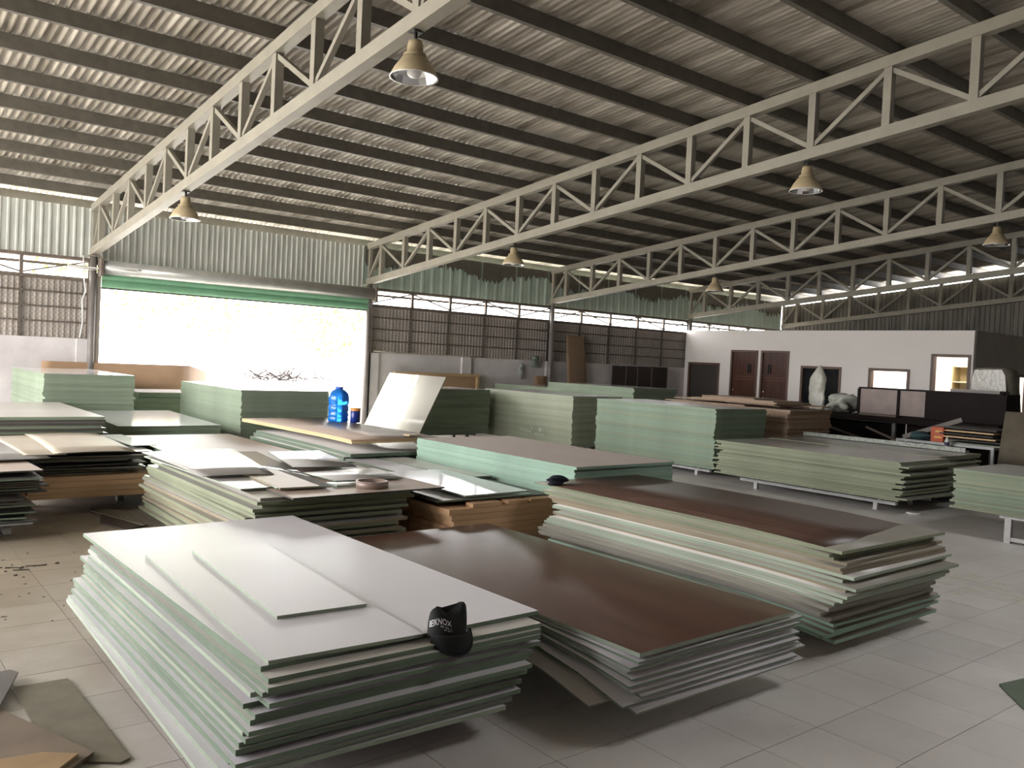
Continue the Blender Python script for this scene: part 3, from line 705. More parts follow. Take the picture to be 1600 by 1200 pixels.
# S19 messy stack
pallet(2.3, 3.3, 5.6, 7.6, .10, 'skid under the messy stack with the tape roll', mt=M_skid)
z = .10; r9 = random.Random(17)
for k in range(21):
    e = r9.choice([E_olive, E_tan, E_olive, E_tan, E_olive]) if k < 12 else r9.choice([E_green, E_olive, E_olive, E_grey])
    ox, oy = r9.gauss(0, .035) + (.04 if k > 14 else 0), r9.gauss(0, .04) + (.10 if k < 6 else 0)
    board(2.16 + .61 + ox, 5.42 + 1.22 + oy, z, 1.20, 2.40, .022, M_grey if k % 2 else M_drab, e, 'rough-edged full sheet, %s from the top of the stack under the tape roll' % ORDW[20 - k], None, r9.gauss(0, .014)); z += .0226
ZM = z
board(3.02, 6.05, ZM, 1.25, 1.45, .012, M_tan, E_dark, 'tan board under the tape roll on the messy stack', None, .03)
ZM += .0126
board(2.48, 6.75, ZM, .62, 2.0, .010, M_grey, E_pale, 'grey sheet under the curled sheet on the messy stack', None, .05)
board(2.62, 6.06, ZM + .0105, .30, .95, .014, M_tan, E_tan, 'narrow tan strip poking out under the white panels of the messy stack', None, -.05, name='offcut')
def loose(name, corners, z, th, face, edg, label, curl=0.0, cat='board', nu=8, nv=4, wave=0.0):
    """sheet from four ground corners (near-left, near-right, far-right, far-left), lying at z, optionally curled."""
    a, b, c, d = [Vector((*p, 0)) for p in corners]; bm = new()
    def fn(u, v):
        p = (a * (1-u) + b * u) * (1-v) + (d * (1-u) + c * u) * v
        zz = z + th + curl * (1 - v) ** 2 * .0 + curl * (4 * u * (1-u)) + wave * math.sin(PI * v)
        return Vector((p.x, p.y, zz))
    if curl or wave: sheet(bm, fn, nu, nv, th, 0, 1)
    else: sheet(bm, fn, 1, 1, th, 0, 1)
    return tag(centred(mk(name, bm, [face, edg])), label, cat)
zt = ZM + .026
loose('fibreboard_sheet', [(2.13, 6.26), (2.66, 6.20), (2.98, 7.95), (2.13, 7.85)], zt, .004, M_grey, E_grey, 'thin curled grey sheet on the left of the messy stack', curl=.007, wave=.006)
loose('fibreboard_sheet', [(2.43, 5.62), (2.82, 5.56), (3.14, 7.75), (2.78, 7.82)], zt - .014, .008, M_gloss, E_green, 'long narrow glossy white panel lying askew on the messy stack')
loose('fibreboard_sheet', [(2.92, 6.43), (3.44, 6.33), (3.66, 7.5), (3.15, 7.5)], zt + .012, .006, M_grey, E_dark, 'small grey panel on the messy stack behind the white panel')
loose('fibreboard_sheet', [(2.98, 5.80), (3.55, 5.77), (3.64, 6.38), (2.94, 6.30)], zt - .014, .006, M_grey, E_green, 'grey panel just behind the tape roll')
loose('fibreboard_sheet', [(2.90, 5.62), (3.16, 5.60), (3.16, 5.78), (2.9, 5.8)], ZM, .012, M_grey, E_mint, 'mint-edged offcut left of the tape roll')
# tape roll
bm = new(); lathe(bm, [(.105, 0), (.12, 0), (.12, .05), (.105, .05), (.105, 0)], (3.14, 5.53, ZM), 28); tag(centred(mk('tape_roll', bm, mat('tape_brown', (.26, .19, .16), .35))), 'wide brown tape roll lying on the messy stack', 'tape')

# S20 pine planks with boards on top
PX0, PX1, PY0 = 3.58, 4.66, 5.16
pallet(3.65, 4.6, 5.4, 7.4, .08, 'skid under the pine planks', mt=M_skid)
z = .08; rp_ = random.Random(23)
for k in range(8):
    n = 4; w = 2.4 / n
    for j in range(n):
        y0 = PY0 + j * w + rp_.uniform(-.004, .004)
        board((PX0 + PX1)/2 + rp_.gauss(0, .018), y0 + w/2, z, 1.02 + rp_.uniform(-.03, .03), w - .012, .044, M_plank, M_plank, 'pine plank behind the brown board, %s layer up, %s row back' % (ORDW[k], ORDW[j]), None, rp_.gauss(0, .006), name='pine_plank', cat='plank')
    z += .0455
ZP = z
for k, (x, l) in enumerate(((3.95, .28), (4.25, .2), (4.5, .24))):
    board(x, PY0 + .05, ZP, l, .10, .03, M_plank, M_plank, ('left', 'middle', 'right')[k] + ' short pine block on the front of the plank stack', None, 0, name='wood_block', cat='block')
board(4.16, 6.45, ZP + .031, 1.10, 2.36, .012, M_dgrey, E_dark, 'dark board lying directly on the pine planks', None, -.03)
board(4.05, 6.35, ZP + .0436, .86, 2.2, .012, M_grey, E_green, 'grey green-edged board between the dark board and the glossy white panel', None, -.015)
board(4.21, 7.1, ZP + .0562, .34, 1.5, .012, M_white, E_green, 'light panel behind the glossy white panel, left one', None, .01)
board(4.57, 6.95, ZP + .0562, .33, 1.6, .014, M_whited, E_green, 'light panel behind the glossy white panel, right one with green edge', None, .0)
board(4.10, 5.86, ZP + .0820, .64, 1.22, .012, M_gloss, E_pale, 'glossy white panel on the plank stack, reflecting the daylight', None, .02, tilt=(.018, 0))

# S18 messy pile at the left
t = pallet(1.40, 2.28, 8.75, 9.9, .155, 'grey skid under the orange planks at left', mt=M_skid, leg=.06)
z = .155
for k in range(4):
    for j in range(3):
        board(1.85 + rp_.gauss(0, .015), 8.60 + j * .46, z, 1.04, .44, .048, M_plank, M_plank, 'orange-brown plank under the left heap, %s layer up, %s row back' % (ORDW[k], ORDW[j]), None, rp_.gauss(0, .01), name='pine_plank', cat='plank')
    z += .0495
ZL = z; rl = random.Random(29)
for k in range(12):
    board(1.78 + rl.gauss(0, .08), 9.02 + rl.gauss(0, .06), z, rl.uniform(.75, 1.05), rl.uniform(.9, 1.35), .012, rl.choice([M_dgrey, M_grey, M_grey]), rl.choice([E_dark, E_grey, E_dark]), 'thin dark-edged scrap sheet in the heap on the orange planks', 'scrap sheets of the left heap', rl.gauss(0, .07)); z += .0185
loose('fibreboard_sheet', [(1.50, 8.20), (2.18, 8.24), (2.22, 10.0), (1.55, 10.0)], z + .004, .005, mat('cream_hardboard', (.62, .54, .44), .5, noise=.1, nscale=2), E_tan, 'curled cream hardboard sheet topping the left heap', curl=.008, wave=.012)
loose('fibreboard_sheet', [(1.28, 8.22), (1.60, 8.20), (1.62, 9.95), (1.22, 9.9)], z - .003, .004, MATS['cream_hardboard'], E_tan, 'narrow cream hardboard sheet under the curled one on the left heap', wave=.008)
board(2.37, 9.3, z - .004, .22, 1.1, .008, M_gloss, E_pale, 'narrow bright white strip at the right of the left heap', None, .05, name='offcut')
# left-most pile, cut by the picture edge
z = .10; pallet(.45, 1.1, 7.5, 9.2, .10, 'skid under the pile at the left picture edge', mt=M_skid)
for k in range(16):
    w = rl.uniform(.65, .95)
    board(1.22 - w/2 + rl.gauss(0, .03) + (.0 if k < 9 else .06), 8.25 + rl.gauss(0, .06), z, w, rl.uniform(1.3, 1.7), .012, rl.choice([M_grey, M_dgrey, M_tan]), rl.choice([E_dark, E_green, E_dark]), 'grey or dark scrap sheet in the pile cut by the left picture edge', 'scrap sheets of the left edge pile', rl.gauss(0, .05)); z += rl.choice([.014, .03, .05])
    if z > .58: break
loose('fibreboard_sheet', [(.55, 8.0), (1.46, 8.06), (1.30, 9.9), (.5, 9.9)], z + .002, .006, M_grey, E_dark, 'pale grey sheet topping the pile at the left picture edge', wave=.015)

# leaning white board beside the doorway
bm = new(); xb, xt, zz = 7.60, 8.24, 1.255
sheet(bm, lambda u, v: Vector((xb + (xt - xb) * v, 14.02 - 1.90 * u, zz * v)), 1, 1, .015, 0, 1)
tag(centred(mk('leaning_sheet', bm, [mat('bright_white_board', (.88, .85, .77), .16, noise=.06, nscale=1.2), E_tan])), 'large bright white sheet leaning on a stack right of the water bottle', 'board')

# ------------------------------------------------------------------ things along the back wall
t = thing('framed_panel', (10.17, WY - .2, 0), 'brown panel in a pale wooden frame leaning on the wall behind the white sheet', 'panel')
fx0, fx1 = 9.08, 11.26
M_batten = wood('pale_batten', (.50, .36, .20), (.4, .27, .14), .6, along='x')
bm = new(); box(bm, fx0 + .05, fx1 - .05, WY - .115, WY - .10, .04, 1.20); mk('panel', bm, M_card, t)
for a in ((fx0, fx1, 1.20, 1.26), (fx0, fx1, .0, .06)):
    bm = new(); box(bm, a[0], a[1], WY - .17, WY - .09, a[2], a[3]); mk('frame_rail', bm, M_batten, t)
for x in (fx0, fx1 - .06):
    bm = new(); box(bm, x, x + .06, WY - .17, WY - .09, .06, 1.20); mk('frame_stile', bm, M_batten, t)
bm = new(); sheet(bm, lambda u, v: Vector((13.90 + .62 * u, WY - .32 + .24 * v - .05 * math.sin(PI * u) * (1 - .6 * v), 2.28 * v)), 8, 6, .012, 0, 0)
tag(centred(mk('leaning_board', bm, mat('brown_hardboard_tall', (.26, .17, .10), .6, noise=.2, nscale=1.5))), 'tall narrow brown board leaning upright against the fence wall', 'board')
for k, (a, b) in enumerate(((15.54, 15.99), (16.04, 16.42), (16.47, 16.97), (17.03, 17.60))):
    t = thing('door_panel', ((a+b)/2, WY - .1, 0), 'dark door panel leaning on the wall, ' + ('leftmost', 'second from left', 'third from left', 'rightmost')[k] + ' of four', 'panel', 'dark door panels on the back wall')
    bm = new(); box(bm, a, b, WY - .12, WY - .07, 0, 1.60 + .005 * k); mk('leaf', bm, mat('espresso_panel', (.025, .015, .012), .4), t)
    bm = new(); box(bm, b - .0, b + .035, WY - .115, WY - .075, 0, 1.60); mk('edge_strip', bm, mat('pale_strip', (.3, .26, .24), .5), t)
t = thing('card_sheet', (13.1, WY - .15, 0), 'small brown card sheet standing left of the third column', 'sheet')
bm = new(); sheet(bm, lambda u, v: Vector((12.94 + .36 * u, WY - .2 + .12 * v, 1.27 * v)), 3, 3, .01); mk('sheet', bm, M_card, t)
bm = new(); box(bm, 12.94, 13.3, WY - .225, WY - .205, 0, .05); mk('foot_batten', bm, M_batten, t)
def rag(name, c, s, m, lb, seed, cat, amp=.38):
    r = random.Random(seed); bm = new(); bmesh.ops.create_icosphere(bm, subdivisions=3, radius=1)
    ph = [(r.uniform(2, 5), r.uniform(2, 5), r.uniform(2, 5), r.uniform(0, 6)) for _ in range(6)]
    for v in bm.verts:
        d = sum(math.sin(a*v.co.x + b*v.co.y + c_*v.co.z + p) for a, b, c_, p in ph) / 4.5
        v.co *= 1 + amp * d
        v.co = Vector((c[0] + v.co.x * s[0], c[1] + v.co.y * s[1], c[2] + max(-1, v.co.z) * s[2]))
    for f in bm.faces: f.smooth = True
    return tag(centred(mk(name, bm, m)), lb, cat)
rag('hanging_bag', (12.55, WY - .05, 1.34), (.08, .05, .17), mat('grey_bag', (.33, .34, .32), .6, noise=.4, nscale=12), 'small grey bag hanging on the wall left of the third column', 3, 'bag')
rag('hanging_bundle', (12.94, WY - .08, 1.60), (.11, .06, .14), mat('green_bundle', (.20, .24, .20), .6, noise=.5, nscale=14), 'dark green bundle hung on the wall top beside the third column', 5, 'bundle')
# bent brown hardboard standing behind the far left stack
bm = new()
def fb_(u, v):
    if u < .7: x, y = 2.58 + 2.1 * u / .7, WY - .10
    else: a = (u - .7) / .3; x, y = 4.68 + .75 * a, WY - .10 + .45 * a ** 1.6
    return Vector((x, y, v * (1.235 - (.14 * max(0, u - .8) / .2))))
sheet(bm, fb_, 20, 1, .012); tag(centred(mk('bent_hardboard', bm, mat('tan_hardboard', (.44, .28, .17), .6, noise=.12, nscale=2))), 'long bent brown hardboard sheet standing behind the far left stacks', 'sheet')

# ------------------------------------------------------------------ water bottle, jar
def bottle(x, y, z):
    t = thing('water_bottle', (x, y, z), 'large blue ribbed water bottle standing on the tan boards', 'bottle')
    M_blue = mat('blue_plastic', (.03, .30, .95), .12, trans=.55)
    pr = [(.0, .0), (.115, .0), (.13, .015), (.128, .05), (.121, .06), (.128, .072), (.128, .11), (.119, .125), (.129, .14), (.129, .20), (.118, .213), (.130, .228), (.130, .31), (.118, .36), (.085, .395), (.055, .41), (.047, .42)]
    bm = new(); lathe(bm, pr, (x, y, z), 32); mk('body', bm, M_blue, t)
    bm = new(); lathe(bm, [(.047, .418), (.05, .42), (.05, .445), (.0, .447)], (x, y, z), 20); mk('cap', bm, mat('blue_cap', (.05, .12, .55), .4), t)
    t = thing('paint_jar', (x + .15, y - .17, z), 'small dark blue jar with orange lid beside the water bottle', 'jar')
    bm = new(); lathe(bm, [(.0, 0), (.058, 0), (.064, .01), (.064, .155), (.055, .165)], (x + .15, y - .17, z), 24); mk('body', bm, mat('navy_plastic', (.01, .03, .22), .3), t)
    bm = new(); lathe(bm, [(.066, .15), (.066, .185), (.0, .19)], (x + .15, y - .17, z), 24); mk('lid', bm, mat('orange_lid', (.75, .30, .06), .4), t)
bottle(5.02, 9.78, .706)

# ------------------------------------------------------------------ cap on the white stack
def cap():
    cx, cy, cz = 1.93, 2.752, ZW
    t = thing('cap', (cx, cy, cz), 'black cap with white lettering, slumped over the front edge of the white stack', 'cap')
    ang = math.radians(-14); ca, sa = math.cos(ang), math.sin(ang)
    def P(x, y, z): return Vector((cx + ca*x - sa*y, cy + sa*x + ca*y, cz + z))
    # crown: closed shell, ellipse footprint, two peaks with a shallow saddle, right one higher
    bm = new(); nu, nv = 40, 14; rings = []
    def crown(th, v, off=0.0):
        a, b = .080 + off, .066 + off
        c, s = math.cos(th), math.sin(th)
        rr = (1 - v ** 3.0) ** .5 if v < 1 else 0
        fx = .80 + .20 * rr if v < .85 else (.80 + .20 * rr) * (1 - ((v - .85) / .15) ** 2 * .25)
        x = a * c * fx; y = b * s * (.10 + .90 * rr)
        hx = x / a
        top = .100 + .034 * math.exp(-((hx - .80) / .34) ** 2) + .012 * math.exp(-((hx + .62) / .30) ** 2) - .010 * math.exp(-((hx + .12) / .18) ** 2)
        z = v * top + .003 * math.sin(3 * th + 4 * v)
        return P(x + .005 * v, y + .010 * v, z)
    for j in range(nv + 1):
        rings.append([bm.verts.new(crown(2*PI*i/nu, j/nv)) for i in range(nu)])
    for a, b in zip(rings, rings[1:]):
        for i in range(nu): bm.faces.new((a[i], a[(i+1)%nu], b[(i+1)%nu], b[i])).smooth = True
    bm.faces.new(rings[-1]); bm.faces.new(rings[0]); mk('crown', bm, M_black, t)
    # brim: follows the crown's front foot, bends over the board edge and hangs down
    bm = new()
    def fbm(u, v):
        th = PI * (1.12 + .86 * u); p = crown(th, .16, .002); e = math.sin(PI * u) ** .7
        out = Vector((math.cos(th) * .5, math.sin(th), 0)); out = Vector((ca * out.x - sa * out.y, sa * out.x + ca * out.y, 0))
        return p + out * (.006 + .030 * v * (.35 + .65 * e)) + Vector((.008 * v, 0, -.076 * v ** 1.2 * (.25 + .75 * e) - .004 * v + .018 * u * v))
    sheet(bm, fbm, 20, 7, -.004); mk('brim', bm, M_black, t)
    bm = new(); tube(bm, [fbm(i/20, 1) for i in range(21)], .0045, 8); mk('brim_edge', bm, M_black, t)
    # lettering wrapped onto the crown's left front
    def text(s, size, v0, th0, th1, nm):
        cu = bpy.data.curves.new(nm, 'FONT'); cu.body = s; cu.size = 1; cu.extrude = 0
        ob = bpy.data.objects.new(nm, cu); COL.objects.link(ob)
        bpy.context.view_layer.update()
        me = bpy.data.meshes.new_from_object(ob.evaluated_get(bpy.context.evaluated_depsgraph_get())); bpy.data.objects.remove(ob)
        wd = max(v.co.x for v in me.vertices) or 1
        bm = new(); bm.from_mesh(me); bpy.data.meshes.remove(me)
        bmesh.ops.triangulate(bm, faces=bm.faces)
        bmesh.ops.subdivide_edges(bm, edges=[e for e in bm.edges if e.calc_length() > .25], cuts=2)
        for v in bm.verts:
            th = th0 + (th1 - th0) * v.co.x / wd; v.co = crown(th, v0 + .16 * v.co.x / wd + size * v.co.y, .0016)
        bmesh.ops.solidify(bm, geom=bm.faces[:], thickness=.0006)
        mk(nm, bm, M_print, t)
    text('BEIKNOX', .30, .40, PI * 1.05, PI * 1.48, 'lettering')
    bm = new()
    for (v0, a0, a1) in ((.40, 1.30, 1.48), (.30, 1.36, 1.49)):
        n = 9
        for i in range(n):
            if i % 4 == 3: continue
            q = [crown(PI * (a0 + (a1 - a0) * (i + e) / n), v0 + d, .0016) for e, d in ((0, 0), (.7, 0), (.7, .06), (0, .06))]
            bm.faces.new([bm.verts.new(p) for p in q])
    mk('small_print', bm, mat('grey_print', (.35, .35, .36), .6), t)
cap()
rag('dark_cloth', (4.42, 4.90, ZS3 + .030), (.10, .055, .034), mat('navy_cloth', (.008, .010, .022), .9), 'crumpled navy cloth at the far corner of the dull brown board', 8, 'cloth', .8)

# ------------------------------------------------------------------ far right: cabinet, wrapped goods, table
t = thing('cabinet', (15.6, 7.0, .85), 'dark wine-coloured cabinet lying on its side with pinkish back panels showing', 'cabinet')
cx0, cz0, cz1 = 15.0, .90, 1.41
bm = new(); box(bm, cx0 + .03, cx0 + .55, 5.75, 8.34, cz0, cz0 + .03); mk('side_panel', bm, M_wine, t)
bm = new(); box(bm, cx0 + .03, cx0 + .55, 5.75, 8.34, cz1 - .03, cz1); mk('side_panel', bm, M_wine, t)
for y in (8.30, 7.54, 7.03, 5.75):
    bm = new(); box(bm, cx0, cx0 + .55, y, y + .045, cz0 + .03, cz1 - .03); mk('divider', bm, M_wine, t)
for a, b in ((7.585, 8.30), (7.075, 7.54)):
    bm = new(); box(bm, cx0 + .03, cx0 + .04, a, b, cz0 + .03, cz1 - .03); mk('back_panel', bm, M_back, t)
bm = new(); box(bm, cx0 - .0, cx0 + .03, 5.795, 7.03, cz0 + .0, cz1); mk('back_panel', bm, M_wine, t)
for a, b in ((5.9, 6.7),):
    bm = new(); box(bm, cx0 + .1, cx0 + .5, a, b, cz1 + .001, cz1 + .05); tag(centred(mk('board_offcut', bm, mat('greyish_lid', (.2, .17, .16), .5))), 'grey board lying on top of the dark cabinet', 'board')
# trestle table under the cabinet
t = thing('trestle', (15.3, 7.4, 0), 'low dark bench carrying the dark cabinet', 'bench')
bm = new(); box(bm, 14.7, 15.6, 5.7, 9.3, .80, .85); mk('top', bm, M_wine, t)
for x in (14.8, 15.5):
    for y in (5.85, 7.5, 9.15):
        bm = new(); box(bm, x - .03, x + .03, y - .03, y + .03, 0, .80); mk('leg', bm, M_skid, t)
t = thing('shade_panels', (15.3, 7.4, 0), 'dark panels added to blacken the space under the bench', 'cabinet')  # dark panels added to stand for the black shade under the bench
bm = new(); box(bm, 15.05, 15.07, 5.95, 7.40, .0, .78); mk('back_panel', bm, M_wine, t)
bm = new(); box(bm, 15.05, 15.07, 7.60, 9.05, .0, .78); mk('back_panel', bm, M_wine, t)
for y in (5.95, 7.38, 7.60, 9.03):
    bm = new(); box(bm, 15.07, 15.42, y, y + .02, 0, .78); mk('side_panel', bm, M_wine, t)
bm = new(); box(bm, 14.72, 15.58, 5.75, 9.25, .85, .898); tag(centred(mk('dark_board', bm, M_wine)), 'dark board on the bench beneath the lying cabinet', 'board')
bm = new(); box(bm, 14.2, 14.58, 7.6, 9.2, .42, .46); tag(centred(mk('dark_plank', bm, mat('dark_old_wood', (.07, .05, .04), .6))), 'dark plank in the shadowy heap behind the chipboard stack', 'plank')
for k, (p, q, lb) in enumerate((((14.2, 9.0, .80), (14.2, 7.5, .45), 'grey batten slanting down right of the chipboard stack'), ((14.2, 7.7, .72), (14.15, 6.75, .42), 'second grey batten slanting down towards the metal table'), ((14.85, 8.2, .915), (14.85, 7.5, .915), 'short brown batten on the dark heap'))):
    bm = new(); bar(bm, p, q, .05, .03); tag(centred(mk('batten', bm, mat('old_batten', (.17, .13, .10), .7))), lb, 'batten')
t = thing('low_rack', (14.1, 8.2, 0), 'low dark rack in the shadow behind the chipboard stack', 'rack')
bm = new(); box(bm, 13.7, 14.6, 6.95, 9.4, .38, .42); mk('top', bm, M_wine, t)
for x in (13.8, 14.5):
    for y in (7.05, 8.0, 9.3):
        bm = new(); box(bm, x - .02, x + .02, y - .02, y + .02, 0, .38); mk('leg', bm, M_skid, t)
# wrapped slab, bundle and furniture
bm = new(); nr = 18; rings = []
for j in range(17):
    v = j / 16
    w = (.14 + .035 * math.sin(PI * min(1, v * 1.15))) * (1 - max(0, (v - .72) / .28) ** 1.6 * .86) * (1 + .05 * math.sin(11 * v) + .03 * math.sin(29 * v))
    d = .05 * (1 - max(0, v - .8) * 3.5) + .01
    rings.append([bm.verts.new((14.86 + d * math.cos(2*PI*i/nr) + .008 * math.sin(5 * i + 9 * v), 9.08 + w * math.sin(2*PI*i/nr) + .02 * math.sin(4 * v), .899 + .88 * v)) for i in range(nr)])
for a_, b_2 in zip(rings, rings[1:]):
    for i in range(nr): bm.faces.new((a_[i], a_[(i+1)%nr], b_2[(i+1)%nr], b_2[i]))
bm.faces.new(rings[0]); bm.faces.new(rings[-1])
tag(centred(mk('wrapped_slab', bm, M_wrap)), 'pointed slab wrapped in bubble film standing before the dark window', 'wrapped slab')
rag('wrapped_bundle', (15.0, 8.66, 1.08), (.2, .25, .18), mat('pale_film', (.50, .50, .44), .35, noise=.35, nscale=9, bump=.5, bscale=20), 'pale plastic-wrapped bundle left of the dark cabinet', 21, 'bundle', .75)
bm = new()
prof = [(0, .85), (.0, 1.75), (.05, 1.86), (.55, 1.87), (.62, 1.80), (.63, 1.45), (.72, 1.25), (.86, 1.05), (.9, .85)]
pv = None; fa, fb2 = [], []
for y, z in prof: fa.append(bm.verts.new((16.2, 6.85 - y, z - .85))); fb2.append(bm.verts.new((16.8, 6.85 - y, z - .85)))
for i in range(len(prof) - 1): bm.faces.new((fa[i], fa[i+1], fb2[i+1], fb2[i])).smooth = True
bm.faces.new(fa); bm.faces.new(fb2[::-1])
for v in bm.verts: v.co.z = v.co.z * 1.87 / 1.02
bmesh.ops.bevel(bm, geom=bm.edges[:], offset=.03, segments=2, affect='EDGES')
tag(centred(mk('wrapped_furniture', bm, mat('grey_film', (.30, .27, .21), .25, noise=.3, nscale=5, bump=.5, bscale=14, spec=.8))), 'tall piece of furniture wrapped in cloudy film at the office corner', 'furniture')
# metal table with odds and ends
t = thing('metal_table', (15.0, 6.5, 0), 'white metal frame table with boards and a red carton on it', 'table')
tx0, tx1, ty0, ty1, tz = 13.6, 14.5, 5.35, 6.85, .62
for x in (tx0, tx1 - .04):
    bm = new(); box(bm, x, x + .04, ty0, ty1, tz - .04, tz); mk('rail', bm, M_steel, t)
    for y in (ty0, ty1 - .04):
        bm = new(); box(bm, x, x + .04, y, y + .04, 0, tz - .04); mk('leg', bm, M_steel, t)
for y in (ty0, (ty0+ty1)/2, ty1 - .04):
    bm = new(); box(bm, tx0 + .04, tx1 - .04, y, y + .04, tz - .04, tz); mk('cross_bar', bm, M_steel, t)
z = tz
for k in range(6):
    f = (M_gloss, M_wine, M_tan, M_dgrey, M_tan, M_grey)[k]
    board(14.05 + R.gauss(0, .03), 5.72 + R.gauss(0, .05), z, .8, .80, .022, f, (E_pale, E_dark, ES, E_dark, ES, E_dark)[k], ('lowest white', 'dark second', 'tan third', 'dark fourth', 'tan fifth', 'grey topmost')[k] + ' board of the small pile on the metal table', None, R.gauss(0, .05)); z += .046
    if k < 5:
        pass
t = thing('carton', (13.75, 6.22, tz), 'orange-red carton with yellow print on the metal table', 'carton')
bm = new(); box(bm, 13.65, 13.85, 6.12, 6.32, tz, tz + .235); bmesh.ops.bevel(bm, geom=bm.edges[:], offset=.006, segments=1, affect='EDGES'); mk('box', bm, M_red, t)
bm = new(); box(bm, 13.647, 13.649, 6.15, 6.25, tz + .15, tz + .18); box(bm, 13.647, 13.649, 6.15, 6.26, tz + .06, tz + .09); mk('print', bm, M_yel, t)
rag('blue_rag', (13.8, 6.55, tz + .06), (.14, .16, .07), mat('teal_rag', (.05, .10, .11), .8), 'teal rag heap left of the red carton', 14, 'rag')
bm = new(); bar(bm, (13.72, 6.8, tz + .02), (14.1, 6.05, tz + .36), .04, .07); tag(centred(mk('grey_batten', bm, mat('grey_batten', (.27, .24, .22), .6))), 'grey batten slanting up behind the red carton', 'batten')
bm = new(); box(bm, 13.4, 13.55, 5.95, 7.0, .50, .57); tag(centred(mk('white_channel', bm, M_steel)), 'white metal channel in front of the metal table', 'channel')
for y in (6.0, 6.9):
    pass
t = thing('spray_bottle', (13.47, 5.98, .57), 'small white bottle with dark label beside the metal table', 'bottle')
bm = new(); lathe(bm, [(0, 0), (.035, 0), (.036, .09), (.02, .12), (.015, .15), (0, .152)], (13.47, 5.98, .57), 16); mk('body', bm, M_rim, t)
bm = new(); lathe(bm, [(.0365, .02), (.0365, .075)], (13.47, 5.98, .57), 16); mk('label_band', bm, mat('purple_label', (.05, .04, .09), .5), t)
t = thing('trestle_bar', (13.45, 6.4, 0), 'low steel bar stand in front of the metal table', 'stand')
for y in (5.85, 6.95):
    bm = new(); box(bm, 13.42, 13.52, y - .03, y + .03, 0, .50); mk('leg', bm, M_skid, t)
bm = new(); box(bm, 13.42, 13.53, 5.8, 7.0, .47, .50) if False else None
# long metal profile on the twin stack
bm = new(); box(bm, 11.93, 12.05, 5.05, 7.5, .632, .655); box(bm, 11.93, 11.945, 5.05, 7.5, .655, .69); tag(centred(mk('metal_profile', bm, mat('speckled_profile', (.45, .48, .42), .5, noise=.5, nscale=25))), 'long speckled metal profile lying along the far edge of the dusty stacks', 'profile')
# board leaning at the right edge
bm = new(); sheet(bm, lambda u, v: Vector((13.0 + .55 * v, 5.10 - .75 * u + .10 * v, .0 + 1.18 * v)), 1, 1, .018, 0, 0)
tag(centred(mk('leaning_offcut', bm, mat('drab_board', (.20, .165, .115), .6, noise=.35, nscale=3))), 'drab brown board leaning at the right picture edge behind the green stack', 'board')
bm = new(); lathe(bm, [(.0, 0), (.07, 0), (.085, .012), (.075, .02), (.0, .012)], (9.95, 4.75, 0), 18); o = mk('plastic_cup_lid', bm, M_rim); tag(centred(o), 'white plastic lid on the floor beneath the long dusty stack', 'lid')

# ------------------------------------------------------------------ floor scraps
M_scrapd = mat('dark_laminate_scrap', (.10, .085, .08), .35, noise=.2, nscale=3); M_scrapb = mat('brown_scrap', (.23, .17, .125), .6, noise=.25, nscale=4)
def scrap(pts, z, th, m, lb, tilt=0):
    bm = new(); top = [bm.verts.new((x, y, z + th + tilt * i)) for i, (x, y) in enumerate(pts)]; bot = [bm.verts.new((v.co.x, v.co.y, v.co.z - th)) for v in top]
    bm.faces.new(top); bm.faces.new(bot[::-1]); n = len(pts)
    for i in range(n): bm.faces.new((top[i], bot[i], bot[(i+1)%n], top[(i+1)%n]))
    tag(centred(mk('board_scrap', bm, m)), lb, 'scrap')
scrap([(.45, 3.2), (.60, 3.22), (.79, 3.40), (.56, 4.02), (.30, 4.0)], .016, .012, M_scrapb, 'brown board scrap in the bottom left corner')
scrap([(.45, 3.25), (.63, 3.28), (.735, 3.39), (.63, 3.47), (.44, 3.50)], .030, .010, mat('tan_scrap', (.42, .27, .14), .6, noise=.2, nscale=5), 'tan triangular scrap on the brown scrap at bottom left')
scrap([(.40, 3.9), (.55, 3.97), (.685, 4.38), (.66, 4.43), (.40, 4.42)], .030, .010, M_scrapd, 'dark laminate scrap at the left picture edge')
scrap([(.66, 3.45), (.86, 3.30), (.90, 3.32), (.87, 4.27), (.65, 4.28)], .001, .009, mat('olive_scrap', (.22, .19, .14), .6, noise=.25, nscale=5), 'olive grey board scrap flat on the floor at bottom left')
scrap([(4.44, 1.50), (4.9, 1.35), (5.2, 1.70), (4.77, 1.78)], .001, .010, mat('green_scrap', (.15, .19, .14), .6, noise=.25, nscale=5), 'dark green board corner on the floor at the right picture edge')
scrap([(1.82, 7.9), (1.93, 7.5), (2.10, 7.6), (2.02, 8.4), (1.95, 8.4)], .001, .012, M_scrapd, 'dark strip scrap on the floor before the orange planks')
scrap([(1.86, 8.45), (2.10, 7.60), (2.13, 7.62), (2.14, 8.35), (1.9, 8.6)], .014, .006, mat('grey_scrap', (.30, .27, .22), .6, noise=.2, nscale=4), 'grey thin scrap lying over the dark strip on the floor')
